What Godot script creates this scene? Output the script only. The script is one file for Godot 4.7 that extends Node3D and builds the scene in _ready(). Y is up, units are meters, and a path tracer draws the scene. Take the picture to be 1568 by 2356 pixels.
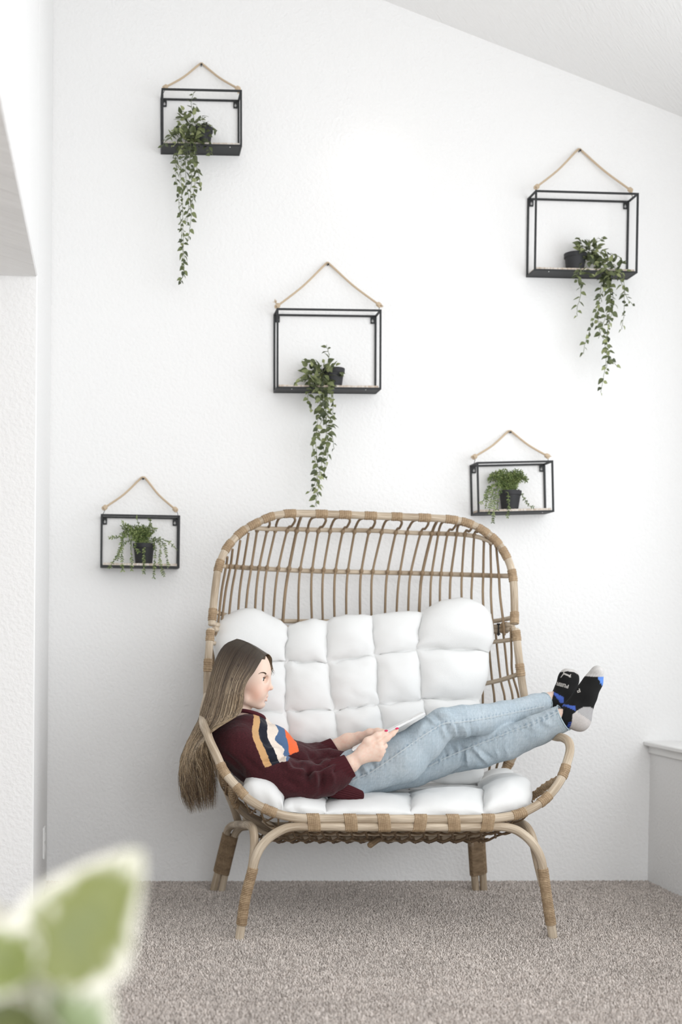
extends Node3D
# A bright room corner: rattan egg chair for two, a reader in it, plant shelves on the wall.

func _ready() -> void:
	set_camera()
	set_light()
	make_materials()
	build_room()
	build_carpet()
	build_chair()
	build_cushions()
	build_wall_things()
	build_person()
	build_front_plant()

func set_camera() -> void:
	var cam := Camera3D.new()
	cam.name = "camera"
	var f := 2930.0                       # focal length in pixels of the 1568 x 2356 frame
	var near := 0.05
	cam.projection = Camera3D.PROJECTION_FRUSTUM
	cam.size = 2356.0 / f * near
	cam.frustum_offset = Vector2(352.99 / f * near, 359.93 / f * near)
	cam.near = near
	cam.far = 60.0
	cam.position = Vector3(0, 1, 5)
	cam.rotation = Vector3(-0.030, -0.0617, 0.011)
	var at := CameraAttributesPhysical.new()
	at.frustum_focal_length = 50.0
	at.frustum_focus_distance = 4.2
	at.frustum_near = near
	at.frustum_far = 60.0
	at.exposure_aperture = 2.0
	cam.attributes = at
	add_child(cam)
	cam.projection = Camera3D.PROJECTION_FRUSTUM
	cam.size = 2356.0 / f * near
	cam.current = true

func set_light() -> void:
	var env := Environment.new()
	env.background_mode = Environment.BG_COLOR
	env.background_color = Color(0.93, 0.97, 1.0)
	env.background_energy_multiplier = 1.0
	env.tonemap_mode = Environment.TONE_MAPPER_LINEAR
	env.tonemap_exposure = 0.96
	env.sdfgi_enabled = true
	env.ssao_enabled = true
	env.ssil_enabled = true
	var we := WorldEnvironment.new()
	we.name = "environment"
	we.environment = env
	add_child(we)
	# daylight through the long window above the ledge on the right, and the window behind the camera
	sky_light("window_daylight_side", Vector3(2.47, 1.72, 2.55), Vector3(-1, 0, 0), Vector2(3.9, 1.9), 5.0)
	sky_light("window_daylight_rear", Vector3(0.9, 1.6, 6.35), Vector3(0, 0, -1), Vector2(2.6, 1.9), 8.4)
	sky_light("window_daylight_nook", Vector3(-2.97, 1.25, 3.6), Vector3(1, 0, 0), Vector2(2.6, 1.3), 1.3)

func sky_light(called: String, at: Vector3, towards: Vector3, size: Vector2, energy: float) -> void:
	var l := AreaLight3D.new()
	l.name = called
	l.area_size = size
	l.light_energy = energy
	l.light_color = Color(0.985, 0.992, 1.0)
	l.area_range = 12.0
	l.shadow_enabled = true
	add_child(l)
	l.look_at_from_position(at, at + towards, Vector3.UP)

# ---------------------------------------------------------------- naming
var taken := {}

func numbered(called: String) -> String:
	var k: int = taken.get(called, -1) + 1
	taken[called] = k
	return called if k == 0 else "%s_%03d" % [called, k]

func thing(called: String, label: String, category: String, at := Vector3.ZERO, group := "") -> Node3D:
	var o := Node3D.new()
	o.name = numbered(called)
	o.position = at
	o.set_meta("label", label)
	o.set_meta("category", category)
	if group:
		o.set_meta("group", group)
	add_child(o)
	return o

# a mesh whose vertices are in world metres, as a part of a thing that stands at its own base
func part(called: String, mesh: Mesh, m: Material, parent: Node3D, label := "", kind := "") -> MeshInstance3D:
	var o := MeshInstance3D.new()
	o.name = called
	o.mesh = mesh
	o.material_override = m
	if parent.get_parent() == self and not parent is MeshInstance3D:
		o.position = -parent.position
	if label:
		o.set_meta("label", label)
	if kind:
		o.set_meta("kind", kind)
	parent.add_child(o, true)
	return o

func single(called: String, mesh: Mesh, m: Material, label: String, category: String, group := "") -> MeshInstance3D:
	var o := MeshInstance3D.new()
	o.name = numbered(called)
	o.mesh = mesh
	o.material_override = m
	o.set_meta("label", label)
	o.set_meta("category", category)
	if group:
		o.set_meta("group", group)
	add_child(o)
	return o

func struct(called: String, mesh: Mesh, m: Material, label: String) -> MeshInstance3D:
	var o := MeshInstance3D.new()
	o.name = numbered(called)
	o.mesh = mesh
	o.material_override = m
	o.set_meta("kind", "structure")
	o.set_meta("label", label)
	add_child(o)
	return o

# ---------------------------------------------------------------- meshes
class Mb:
	var v := PackedVector3Array()
	var n := PackedVector3Array()
	var u := PackedVector2Array()
	var c := PackedColorArray()
	var i := PackedInt32Array()
	var colored := false

	# a sheet of nu x nv points, point (a, b) at b * nu + a; the front looks along d/da x d/db
	func grid(p: PackedVector3Array, nu: int, nv: int, wrap_u := false, wrap_v := false, us := Vector2(1, 1), cols := PackedColorArray()) -> void:
		var base := v.size()
		for b in nv:
			var b0 := (b + nv - 1) % nv if wrap_v else maxi(b - 1, 0)
			var b1 := (b + 1) % nv if wrap_v else mini(b + 1, nv - 1)
			for a in nu:
				var a0 := (a + nu - 1) % nu if wrap_u else maxi(a - 1, 0)
				var a1 := (a + 1) % nu if wrap_u else mini(a + 1, nu - 1)
				var k := b * nu + a
				v.append(p[k])
				var nn := (p[b * nu + a1] - p[b * nu + a0]).cross(p[b1 * nu + a] - p[b0 * nu + a])
				if nn.length_squared() < 1e-18:   # a pole: lean on the neighbouring ring
					var q := b1 if b == 0 else b0
					nn = (p[q * nu + a1] - p[q * nu + a0]).cross(p[b1 * nu + a] - p[b0 * nu + a])
				n.append(nn.normalized())
				u.append(Vector2(float(a) / float(nu if wrap_u else nu - 1) * us.x, float(b) / float(nv - 1) * us.y))
				c.append(cols[k] if cols.size() else Color.WHITE)
		for b in (nv if wrap_v else nv - 1):
			for a in (nu if wrap_u else nu - 1):
				var k0 := base + b * nu + a
				var k1 := base + b * nu + (a + 1) % nu
				var k2 := base + ((b + 1) % nv) * nu + a
				var k3 := base + ((b + 1) % nv) * nu + (a + 1) % nu
				i.append_array([k0, k2, k1, k1, k2, k3])

	# a flat convex face, corners given so that the face looks along (b - a) x (c - a)
	func face(q: PackedVector3Array, col := Color.WHITE) -> void:
		var base := v.size()
		var nn := (q[1] - q[0]).cross(q[2] - q[0]).normalized()
		for p in q:
			v.append(p)
			n.append(nn)
			u.append(Vector2(p.x + p.z, p.y))
			c.append(col)
		for k in range(1, q.size() - 1):
			i.append_array([base, base + k + 1, base + k])

	# box with chamfered edges, axes ax, ay, az are half extents as vectors
	func box(o: Vector3, ax: Vector3, ay: Vector3, az: Vector3, ch := 0.0) -> void:
		if ax.cross(ay).dot(az) < 0:
			az = -az
		var e := [ax, ay, az]
		var len_ := [ax.length(), ay.length(), az.length()]
		var d := [ax / len_[0], ay / len_[1], az / len_[2]]
		for k in 3:
			var a: int = (k + 1) % 3
			var b: int = (k + 2) % 3
			for s in [1.0, -1.0]:
				var ea: Vector3 = e[a] - d[a] * ch
				var eb: Vector3 = e[b] - d[b] * ch
				var ctr: Vector3 = o + e[k] * s
				face(PackedVector3Array([ctr - ea * s - eb, ctr + ea * s - eb, ctr + ea * s + eb, ctr - ea * s + eb]))
		if ch <= 0:
			return
		for k in 3:   # edges along axis k
			var a: int = (k + 1) % 3
			var b: int = (k + 2) % 3
			var ek: Vector3 = e[k] - d[k] * ch
			for sa in [1.0, -1.0]:
				for sb in [1.0, -1.0]:
					var p: Vector3 = o + e[a] * sa + (e[b] - d[b] * ch) * sb
					var q: Vector3 = o + (e[a] - d[a] * ch) * sa + e[b] * sb
					if sa * sb > 0:
						face(PackedVector3Array([p - ek, p + ek, q + ek, q - ek]) if false else PackedVector3Array([q - ek, p - ek, p + ek, q + ek]) if (p - q).cross(ek).dot(p - o) < 0 else PackedVector3Array([p - ek, q - ek, q + ek, p + ek]))
					else:
						face(PackedVector3Array([q - ek, p - ek, p + ek, q + ek]) if (p - q).cross(ek).dot(p - o) > 0 else PackedVector3Array([p - ek, q - ek, q + ek, p + ek]))
		for sx in [1.0, -1.0]:
			for sy in [1.0, -1.0]:
				for sz in [1.0, -1.0]:
					var p0: Vector3 = o + e[0] * sx + (e[1] - d[1] * ch) * sy + (e[2] - d[2] * ch) * sz
					var p1: Vector3 = o + (e[0] - d[0] * ch) * sx + e[1] * sy + (e[2] - d[2] * ch) * sz
					var p2: Vector3 = o + (e[0] - d[0] * ch) * sx + (e[1] - d[1] * ch) * sy + e[2] * sz
					face(PackedVector3Array([p0, p1, p2]) if sx * sy * sz > 0 else PackedVector3Array([p0, p2, p1]))

	# a round bar along a path with a radius at each point
	func tube(p: PackedVector3Array, r: PackedFloat32Array, sides := 10, caps := true, vlen := 0.3, cols := PackedColorArray(), flat := 1.0, up := Vector3.ZERO) -> void:
		var m := p.size()
		var t0 := (p[1] - p[0]).normalized()
		var nn := t0.cross(up).normalized() if up != Vector3.ZERO else t0.cross(Vector3.UP if absf(t0.y) < 0.9 else Vector3.RIGHT).normalized()
		var q := PackedVector3Array()
		var qc := PackedColorArray()
		var length := 0.0
		for k in m:
			var t := (p[mini(k + 1, m - 1)] - p[maxi(k - 1, 0)]).normalized()
			nn = (nn - t * nn.dot(t)).normalized()
			var bb := t.cross(nn)
			if k:
				length += p[k].distance_to(p[k - 1])
			var rings := [[0.0, 1.0]]
			if caps and k == 0:
				rings = [[-0.02, 0.02], [0.0, 0.75], [0.25, 1.0]]
			elif caps and k == m - 1:
				rings = [[-0.25, 1.0], [0.0, 0.75], [0.02, 0.02]]
			for g in rings:
				for a in sides:
					var w := TAU * a / sides
					q.append(p[k] + t * (r[k] * float(g[0])) + (nn * cos(w) + bb * (sin(w) * flat)) * (r[k] * float(g[1])))
					if cols.size():
						qc.append(cols[k])
		grid(q, sides, q.size() / sides, true, false, Vector2(1, length / vlen), qc)

	# a turned body: profile of (radius, height) about the axis at o
	func lathe(o: Vector3, prof: PackedVector2Array, sides := 32, axis := Vector3.UP) -> void:
		var side := axis.cross(Vector3.BACK if absf(axis.z) < 0.9 else Vector3.RIGHT).normalized()
		var fwd := axis.cross(side)
		var q := PackedVector3Array()
		for s in prof:
			for a in sides:
				var w := TAU * a / sides
				q.append(o + axis * s.y + (side * cos(w) + fwd * sin(w)) * s.x)
		grid(q, sides, prof.size(), true, false)

	func ball(o: Vector3, rx: Vector3, ry: Vector3, rz: Vector3, sides := 12, col := Color.WHITE) -> void:
		var q := PackedVector3Array()
		var qc := PackedColorArray()
		var rings := sides / 2 + 1
		for b in rings:
			var lat := -PI / 2 + PI * b / (rings - 1)
			for a in sides:
				var w := TAU * a / sides
				q.append(o + ry * sin(lat) + (rx * cos(w) - rz * sin(w)) * maxf(cos(lat), 0.001))
				qc.append(col)
		grid(q, sides, rings, true, false, Vector2(1, 1), qc)

	func mesh() -> ArrayMesh:
		var a := []
		a.resize(Mesh.ARRAY_MAX)
		a[Mesh.ARRAY_VERTEX] = v
		a[Mesh.ARRAY_NORMAL] = n
		a[Mesh.ARRAY_TEX_UV] = u
		if colored:
			a[Mesh.ARRAY_COLOR] = c
		a[Mesh.ARRAY_INDEX] = i
		var m := ArrayMesh.new()
		m.add_surface_from_arrays(Mesh.PRIMITIVE_TRIANGLES, a)
		return m

# points from a flat list of coordinates
func pv(a: Array) -> PackedVector3Array:
	var p := PackedVector3Array()
	for k in range(0, a.size(), 3):
		p.append(Vector3(a[k], a[k + 1], a[k + 2]))
	return p

# a smooth line through points (centripetal enough for hand-placed points)
func smooth(p: PackedVector3Array, per := 6) -> PackedVector3Array:
	var q := PackedVector3Array()
	var m := p.size()
	for k in m - 1:
		var a := p[k - 1] if k > 0 else p[0] * 2.0 - p[1]
		var d := p[k + 2] if k + 2 < m else p[m - 1] * 2.0 - p[m - 2]
		for s in per:
			q.append(p[k].cubic_interpolate(p[k + 1], a, d, float(s) / per))
	q.append(p[m - 1])
	return q

func even(p: PackedVector3Array, step: float) -> PackedVector3Array:
	var q := PackedVector3Array([p[0]])
	var left := step
	for k in range(1, p.size()):
		var a := p[k - 1]
		var d := p[k].distance_to(a)
		while d >= left:
			a = a.move_toward(p[k], left)
			d -= left
			q.append(a)
			left = step
		left -= d
	if q[q.size() - 1].distance_to(p[p.size() - 1]) > step * 0.4:
		q.append(p[p.size() - 1])
	return q

func same(r: float, m: int) -> PackedFloat32Array:
	var a := PackedFloat32Array()
	a.resize(m)
	a.fill(r)
	return a

func bar(p: PackedVector3Array, r: float, sides := 10, caps := true) -> ArrayMesh:
	var m := Mb.new()
	m.tube(p, same(r, p.size()), sides, caps)
	return m.mesh()

func nearest(p: PackedVector3Array, at: Vector3) -> int:
	var best := 0
	for k in p.size():
		if p[k].distance_squared_to(at) < p[best].distance_squared_to(at):
			best = k
	return best

# the stretch of an evenly stepped line of the given length about the point nearest to at
func stretch(p: PackedVector3Array, at: Vector3, length: float, steps: int) -> PackedVector3Array:
	var k := nearest(p, at)
	var cum := 0.0
	var lo := k
	while lo > 0 and cum < length / 2:
		cum += p[lo].distance_to(p[lo - 1])
		lo -= 1
	cum = 0.0
	var hi := k
	while hi < p.size() - 1 and cum < length / 2:
		cum += p[hi].distance_to(p[hi + 1])
		hi += 1
	var sub := p.slice(lo, hi + 1)
	var total := 0.0
	for j in range(1, sub.size()):
		total += sub[j].distance_to(sub[j - 1])
	var q := even(sub, maxf(total / steps, 0.0005))
	return q

# ---------------------------------------------------------------- materials
var mats := {}

func plain(c: Color, rough := 0.7) -> StandardMaterial3D:
	var m := StandardMaterial3D.new()
	m.albedo_color = c
	m.roughness = rough
	m.metallic_specular = 0.4
	return m

func tinted(rough := 0.6) -> StandardMaterial3D:      # colour from the vertices (linear)
	var m := plain(Color.WHITE, rough)
	m.vertex_color_use_as_albedo = true
	return m

func lin(r: int, g: int, b: int) -> Color:
	return Color8(r, g, b).srgb_to_linear()

func noise(freq: float, s: int, oct := 3) -> FastNoiseLite:
	var f := FastNoiseLite.new()
	f.noise_type = FastNoiseLite.TYPE_SIMPLEX_SMOOTH
	f.frequency = freq
	f.seed = s
	f.fractal_octaves = oct
	return f

func noise_tex(freq: float, s: int, size := 512, normal := 0.0, oct := 4, ramp: Gradient = null) -> NoiseTexture2D:
	var t := NoiseTexture2D.new()
	t.width = size
	t.height = size
	t.seamless = true
	t.noise = noise(freq, s, oct)
	if normal > 0:
		t.as_normal_map = true
		t.bump_strength = normal
	if ramp:
		t.color_ramp = ramp
	return t

# streaky grain that runs along v
func grain_image(dark: Color, light: Color, s: int) -> ImageTexture:
	var w := 96
	var h := 384
	var im := Image.create(w, h, false, Image.FORMAT_RGB8)
	var f := noise(0.16, s, 3)
	var g := noise(0.012, s + 1, 2)
	for y in h:
		for x in w:
			var a := TAU * x / w
			var cy := cos(TAU * y / h) * 14.0
			var sy := sin(TAU * y / h) * 14.0
			var t := 0.5 + 0.75 * f.get_noise_3d(cos(a) * 24.0 + cy * 0.22, sin(a) * 24.0, sy * 0.22) + 0.5 * g.get_noise_3d(cos(a) * 10.0, sin(a) * 10.0 + cy * 2.0, sy * 2.0)
			im.set_pixel(x, y, dark.lerp(light, clampf(t, 0.0, 1.0)))
	return ImageTexture.create_from_image(im)

func make_materials() -> void:
	var wall := plain(Color(0.945, 0.942, 0.938), 0.85)
	wall.normal_enabled = true
	wall.normal_texture = noise_tex(0.03, 5, 1024, 9.0, 4)
	wall.normal_scale = 0.3
	wall.uv1_scale = Vector3(1.6, 1.6, 1.6)
	mats.wall = wall
	mats.trim = plain(Color(0.95, 0.947, 0.94), 0.45)
	var floor_m := plain(Color8(186, 175, 165), 0.95)
	mats.floor = floor_m
	mats.pile = tinted(0.95)
	var pole := plain(Color.WHITE, 0.55)
	pole.albedo_texture = grain_image(Color8(162, 144, 122), Color8(214, 199, 178), 3)
	mats.pole = pole
	var cane := plain(Color.WHITE, 0.6)
	cane.albedo_texture = grain_image(Color8(112, 92, 70), Color8(158, 136, 109), 11)
	mats.cane = cane
	var wrap := plain(Color.WHITE, 0.6)
	wrap.albedo_texture = grain_image(Color8(142, 119, 92), Color8(184, 160, 130), 21)
	mats.wrap = wrap
	var fab := plain(Color(0.905, 0.905, 0.90), 0.9)
	fab.normal_enabled = true
	fab.normal_texture = noise_tex(0.25, 31, 512, 4.0, 2)
	fab.normal_scale = 0.25
	fab.uv1_scale = Vector3(5, 4, 1)
	mats.fabric = fab
	var iron := plain(Color8(52, 53, 54), 0.55)
	iron.metallic = 0.2
	mats.iron = iron
	mats.rope = plain(Color8(204, 184, 158), 0.9)
	var board := plain(Color.WHITE, 0.85)
	board.albedo_texture = grain_image(Color8(190, 170, 150), Color8(250, 248, 244), 41)
	board.uv1_triplanar = true
	board.uv1_scale = Vector3(4, 4, 4)
	mats.board = board
	mats.pot = plain(Color8(50, 50, 52), 0.6)
	mats.soil = plain(Color8(52, 44, 38), 0.95)
	mats.leaf = []
	for g in [Color8(116, 124, 84), Color8(90, 98, 66), Color8(68, 75, 54), Color8(146, 152, 108)]:
		var lm := plain(g, 0.55)
		lm.backlight_enabled = true
		lm.backlight = Color(0.22, 0.24, 0.16)
		mats.leaf.append(lm)
	mats.stem = plain(Color8(104, 112, 74), 0.7)

# ---------------------------------------------------------------- the room
func slab(x0: float, x1: float, y0: float, y1: float, z0: float, z1: float, ch := 0.0) -> ArrayMesh:
	var m := Mb.new()
	m.box(Vector3(x0 + x1, y0 + y1, z0 + z1) / 2.0, Vector3((x1 - x0) / 2, 0, 0), Vector3(0, (y1 - y0) / 2, 0), Vector3(0, 0, (z1 - z0) / 2), ch)
	return m.mesh()

func slabs(list: Array, ch := 0.0) -> ArrayMesh:
	var m := Mb.new()
	for s in list:
		m.box(Vector3(s[0] + s[1], s[2] + s[3], s[4] + s[5]) / 2.0, Vector3((s[1] - s[0]) / 2.0, 0, 0), Vector3(0, (s[3] - s[2]) / 2.0, 0), Vector3(0, 0, (s[5] - s[4]) / 2.0), ch)
	return m.mesh()

func build_room() -> void:
	struct("floor", slab(-3.0, 2.7, -0.1, 0.0, -0.15, 6.6), mats.floor, "taupe carpeted floor of the white room")
	struct("wall_back", slab(-0.36, 2.66, 0.0, 4.4, -0.15, 0.0), mats.wall, "tall white textured wall behind the rattan chair")
	struct("wall_left", slabs([[-0.36, -0.236, 0.0, 4.4, 0.0, 0.914], [-0.36, -0.236, 2.113, 4.4, 0.914, 6.5]], 0.004), mats.wall, "narrow bright white side wall running up over the opening on the left")
	struct("wall_nook", slab(-3.0, -0.36, 0.0, 2.3, 0.79, 0.914), mats.wall, "off-white textured wall of the side nook facing the room")
	struct("ceiling_nook", slab(-3.0, -0.36, 2.113, 2.3, 0.914, 6.5), mats.wall, "low grey-shaded ceiling over the side nook")
	struct("wall_nook_side", slabs([[-3.12, -3.0, 0.0, 0.55, 0.79, 6.5], [-3.12, -3.0, 1.95, 2.3, 0.79, 6.5], [-3.12, -3.0, 0.55, 1.95, 0.79, 2.25], [-3.12, -3.0, 0.55, 1.95, 4.95, 6.5]]), mats.wall, "outer white wall of the side nook")
	struct("wall_right", slabs([[2.52, 2.66, 0.0, 0.72, 0.0, 6.5], [2.52, 2.66, 2.72, 3.2, 0.0, 6.5], [2.52, 2.66, 0.72, 2.72, 0.0, 0.5], [2.52, 2.66, 0.72, 2.72, 4.6, 6.5]]), mats.wall, "white wall with a long window above the ledge on the right")
	struct("wall_front", slabs([[-3.12, -0.45, 0.0, 4.4, 6.5, 6.62], [2.25, 2.66, 0.0, 4.4, 6.5, 6.62], [-0.45, 2.25, 0.0, 0.45, 6.5, 6.62], [-0.45, 2.25, 2.45, 4.4, 6.5, 6.62]]), mats.wall, "white wall with a window behind the viewer")
	var m := Mb.new()   # the sloping ceiling
	var s := -0.3376
	var y0 := 3.4716 + s * (-0.4 - 1.0616)
	var y1 := 3.4716 + s * (2.7 - 1.0616)
	var mid := Vector3(1.15, (y0 + y1) / 2 + 0.06, 3.2)
	m.box(mid + Vector3(0.0, 0.0, 0.0), Vector3(1.55, (y1 - y0) / 2, 0), Vector3(0.02, 0.06, 0), Vector3(0, 0, 3.45))
	struct("ceiling", m.mesh(), mats.wall, "white sloping ceiling falling towards the right")
	struct("wall_ledge", slab(2.182, 2.52, 0.0, 0.535, 0.0, 4.6), mats.wall, "low textured boxed-out wall under the white ledge")
	struct("window_sill", slab(2.152, 2.56, 0.556, 0.5745, 0.0, 4.6, 0.004), mats.trim, "white board capping the low ledge on the right")
	struct("trim_1", slab(2.172, 2.52, 0.525, 0.556, 0.0, 4.6, 0.003), mats.trim, "white trim strip under the ledge board")
	var pane := plain(Color(1, 1, 1, 0.06), 0.05)
	pane.transparency = BaseMaterial3D.TRANSPARENCY_ALPHA
	for w in [["window_1", slab(2.585, 2.593, 0.72, 2.72, 0.5, 4.6), [[2.56, 2.63, 0.72, 0.78, 0.5, 4.6], [2.56, 2.63, 2.66, 2.72, 0.5, 4.6], [2.56, 2.63, 0.78, 2.66, 0.5, 0.56], [2.56, 2.63, 0.78, 2.66, 4.54, 4.6], [2.56, 2.63, 0.78, 2.66, 2.52, 2.58]]], ["window_2", slab(-0.45, 2.25, 0.45, 2.45, 6.555, 6.563), [[-0.45, 2.25, 0.45, 0.51, 6.53, 6.6], [-0.45, 2.25, 2.39, 2.45, 6.53, 6.6], [-0.45, -0.39, 0.51, 2.39, 6.53, 6.6], [2.19, 2.25, 0.51, 2.39, 6.53, 6.6], [0.87, 0.93, 0.51, 2.39, 6.53, 6.6]]]]:
		var f := struct(w[0], slabs(w[2], 0.004), mats.trim, "white framed window letting daylight into the room")
		part("pane", w[1], pane, f)
	struct("window_3", slabs([[-3.1, -3.03, 0.55, 0.61, 2.25, 4.95], [-3.1, -3.03, 1.89, 1.95, 2.25, 4.95], [-3.1, -3.03, 0.61, 1.89, 2.25, 2.31], [-3.1, -3.03, 0.61, 1.89, 4.89, 4.95], [-3.1, -3.03, 0.61, 1.89, 3.57, 3.63]], 0.004), mats.trim, "white framed window of the side nook")
	# a white cover plate on the bright side wall, seen edge-on
	var so := thing("wall_outlet", "white outlet plate low on the bright narrow side wall", "outlet", Vector3(-0.2279,0.2121,0.3))
	part("cover_plate", slab(-0.236, -0.229, so.position.y - 0.057, so.position.y + 0.057, so.position.z - 0.036, so.position.z + 0.036, 0.002), mats.trim, so)
	for k in [-1.0, 1.0]:
		part("socket", slab(-0.2295, -0.227, so.position.y + k * 0.02 - 0.013, so.position.y + k * 0.02 + 0.013, so.position.z - 0.016, so.position.z + 0.016, 0.001), mats.trim, so)
	# round glowing lamp on the wall
	var at := Vector3(1.0119,2.7993,0)
	var lamp := thing("wall_lamp", "round glowing white lamp flush on the upper wall", "lamp", at)
	var b := Mb.new()
	b.lathe(at, PackedVector2Array([Vector2(0.094, 0.0), Vector2(0.094, 0.008), Vector2(0.09, 0.01), Vector2(0.02, 0.01)]), 48, Vector3.BACK)
	part("base", b.mesh(), mats.trim, lamp)
	var d := Mb.new()
	var prof := PackedVector2Array()
	for k in 9:
		var w := PI / 2 * k / 8.0
		prof.append(Vector2(maxf(0.1 * cos(w), 0.0005), 0.006 + 0.04 * sin(w)))
	d.lathe(at, prof, 48, Vector3.BACK)
	var glow := plain(Color(1, 1, 1), 0.4)
	glow.emission_enabled = true
	glow.emission = Color(1.0, 0.98, 0.95)
	glow.emission_energy_multiplier = 1.8
	part("diffuser", d.mesh(), glow, lamp)
	var l := OmniLight3D.new()
	l.name = "lamp_light"
	l.position = Vector3(0, 0, 0.075)
	l.light_energy = 0.005
	l.light_size = 0.05
	l.omni_range = 12.0
	l.omni_attenuation = 2.0
	l.light_color = Color(1.0, 0.96, 0.9)
	l.shadow_enabled = true
	lamp.add_child(l)

func build_carpet() -> void:
	var t := Mb.new()      # one tuft: a bent three-sided blade of yarn
	var tp := smooth(PackedVector3Array([Vector3(0, -0.002, 0), Vector3(0.001, 0.004, 0), Vector3(0.004, 0.0085, 0.001)]), 1)
	t.tube(tp, PackedFloat32Array([0.0022, 0.0027, 0.0014]), 3, false)
	var mm := MultiMesh.new()
	mm.transform_format = MultiMesh.TRANSFORM_3D
	mm.use_colors = true
	mm.mesh = t.mesh()
	var rng := RandomNumberGenerator.new()
	rng.seed = 71
	var step := 0.0058
	var nx := int(2.62 / step)
	var nz := int(2.25 / step)
	mm.instance_count = nx * nz
	var f := noise(2.2, 4, 3)
	var g := noise(28.0, 8, 2)
	var buf := PackedFloat32Array()
	buf.resize(nx * nz * 16)
	var k := 0
	for a in nx:
		for b in nz:
			var x := -0.42 + (a + rng.randf_range(-0.5, 0.5)) * step
			var z := 0.004 + (b + rng.randf_range(-0.5, 0.5)) * step
			if x > 2.18:
				x = 2.18 - rng.randf() * 0.05
			z = maxf(z, 0.003)
			var w := rng.randf() * TAU
			var s := rng.randf_range(0.85, 1.35)
			var cw := cos(w) * s
			var sw := sin(w) * s
			buf[k] = cw; buf[k + 1] = 0.0; buf[k + 2] = sw; buf[k + 3] = x
			buf[k + 4] = 0.0; buf[k + 5] = s; buf[k + 6] = 0.0; buf[k + 7] = 0.0
			buf[k + 8] = -sw; buf[k + 9] = 0.0; buf[k + 10] = cw; buf[k + 11] = z
			var tone := 0.66 + 0.06 * f.get_noise_2d(x, z) + 0.12 * g.get_noise_2d(x, z) + rng.randf_range(-0.09, 0.09)
			buf[k + 12] = tone * 1.03; buf[k + 13] = tone * 0.93; buf[k + 14] = tone * 0.855; buf[k + 15] = 1.0
			k += 16
	mm.buffer = buf
	var o := MultiMeshInstance3D.new()
	o.name = "carpet_pile"
	o.multimesh = mm
	o.material_override = mats.pile
	o.set_meta("kind", "stuff")
	o.set_meta("label", "short speckled taupe carpet pile on the floor")
	o.set_meta("category", "carpet")
	add_child(o)

# ---------------------------------------------------------------- the rattan chair
var chair: Node3D

# raffia wound round a pole: a ribbed sleeve along a stretch of the pole's line
func winding(p: PackedVector3Array, at: Vector3, length: float, r: float, turns: int) -> ArrayMesh:
	var per := 5
	var q := stretch(p, at, length, turns * per)
	var rr := PackedFloat32Array()
	for k in q.size():
		var w := absf(sin(PI * float(k) / per))
		rr.append(r + 0.0008 + 0.0016 * sqrt(w) + (0.0006 if (k / per) % 3 == 1 else 0.0))
	rr[0] = r - 0.001
	rr[rr.size() - 1] = r - 0.001
	var m := Mb.new()
	m.tube(q, rr, 14, false, 0.05)
	return m.mesh()

# raffia wound round two parallel poles: a ribbed sleeve with an oval section
func double_winding(a: Vector3, b: Vector3, along: Vector3, length: float, r: float, turns: int) -> ArrayMesh:
	var m := Mb.new()
	var q := PackedVector3Array()
	var ax := (a - b).normalized()
	var out := along.cross(ax).normalized()
	var per := 5
	var n := turns * per
	for k in n + 1:
		var rr := r + 0.001 + 0.0016 * sqrt(absf(sin(PI * float(k) / per)))
		if k == 0 or k == n:
			rr = r - 0.0015
		for j in 20:
			var w := TAU * j / 20.0
			var o := a if sin(w) >= 0 else b
			q.append(o + along * (length * (float(k) / n - 0.5)) + (ax * sin(w) + out * cos(w)) * rr)
	m.grid(q, 20, n + 1, true, false, Vector2(1, length / 0.05))
	return m.mesh()

func tied_bar(pts: PackedVector3Array, r: float, ties: Array, per := 6) -> ArrayMesh:
	var q := smooth(pts, per)
	var m := Mb.new()
	m.tube(q, same(r, q.size()), 8, true, 0.3)
	for t in ties:
		var k := nearest(q, t)
		var d := (q[mini(k + 1, q.size() - 1)] - q[maxi(k - 1, 0)]).normalized()
		var c: Vector3 = t
		m.tube(PackedVector3Array([c - d * 0.009, c - d * 0.004, c, c + d * 0.004, c + d * 0.009]), PackedFloat32Array([r + 0.0006, r + 0.003, r + 0.0042, r + 0.003, r + 0.0006]), 8, false)
	return m.mesh()

func spiral_cane(p: PackedVector3Array, r: float, pitch: float, thick: float, from := 0.0, to := 1.0) -> PackedVector3Array:
	var e := even(p, 0.003)
	var q := PackedVector3Array()
	var nn := Vector3.UP
	for k in range(int(from * (e.size() - 1)), int(to * (e.size() - 1))):
		var t := (e[mini(k + 1, e.size() - 1)] - e[maxi(k - 1, 0)]).normalized()
		nn = (nn - t * nn.dot(t)).normalized()
		var w := TAU * k * 0.003 / pitch
		q.append(e[k] + (nn * cos(w) + t.cross(nn) * sin(w)) * (r + thick * 0.6))
	return q

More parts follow.
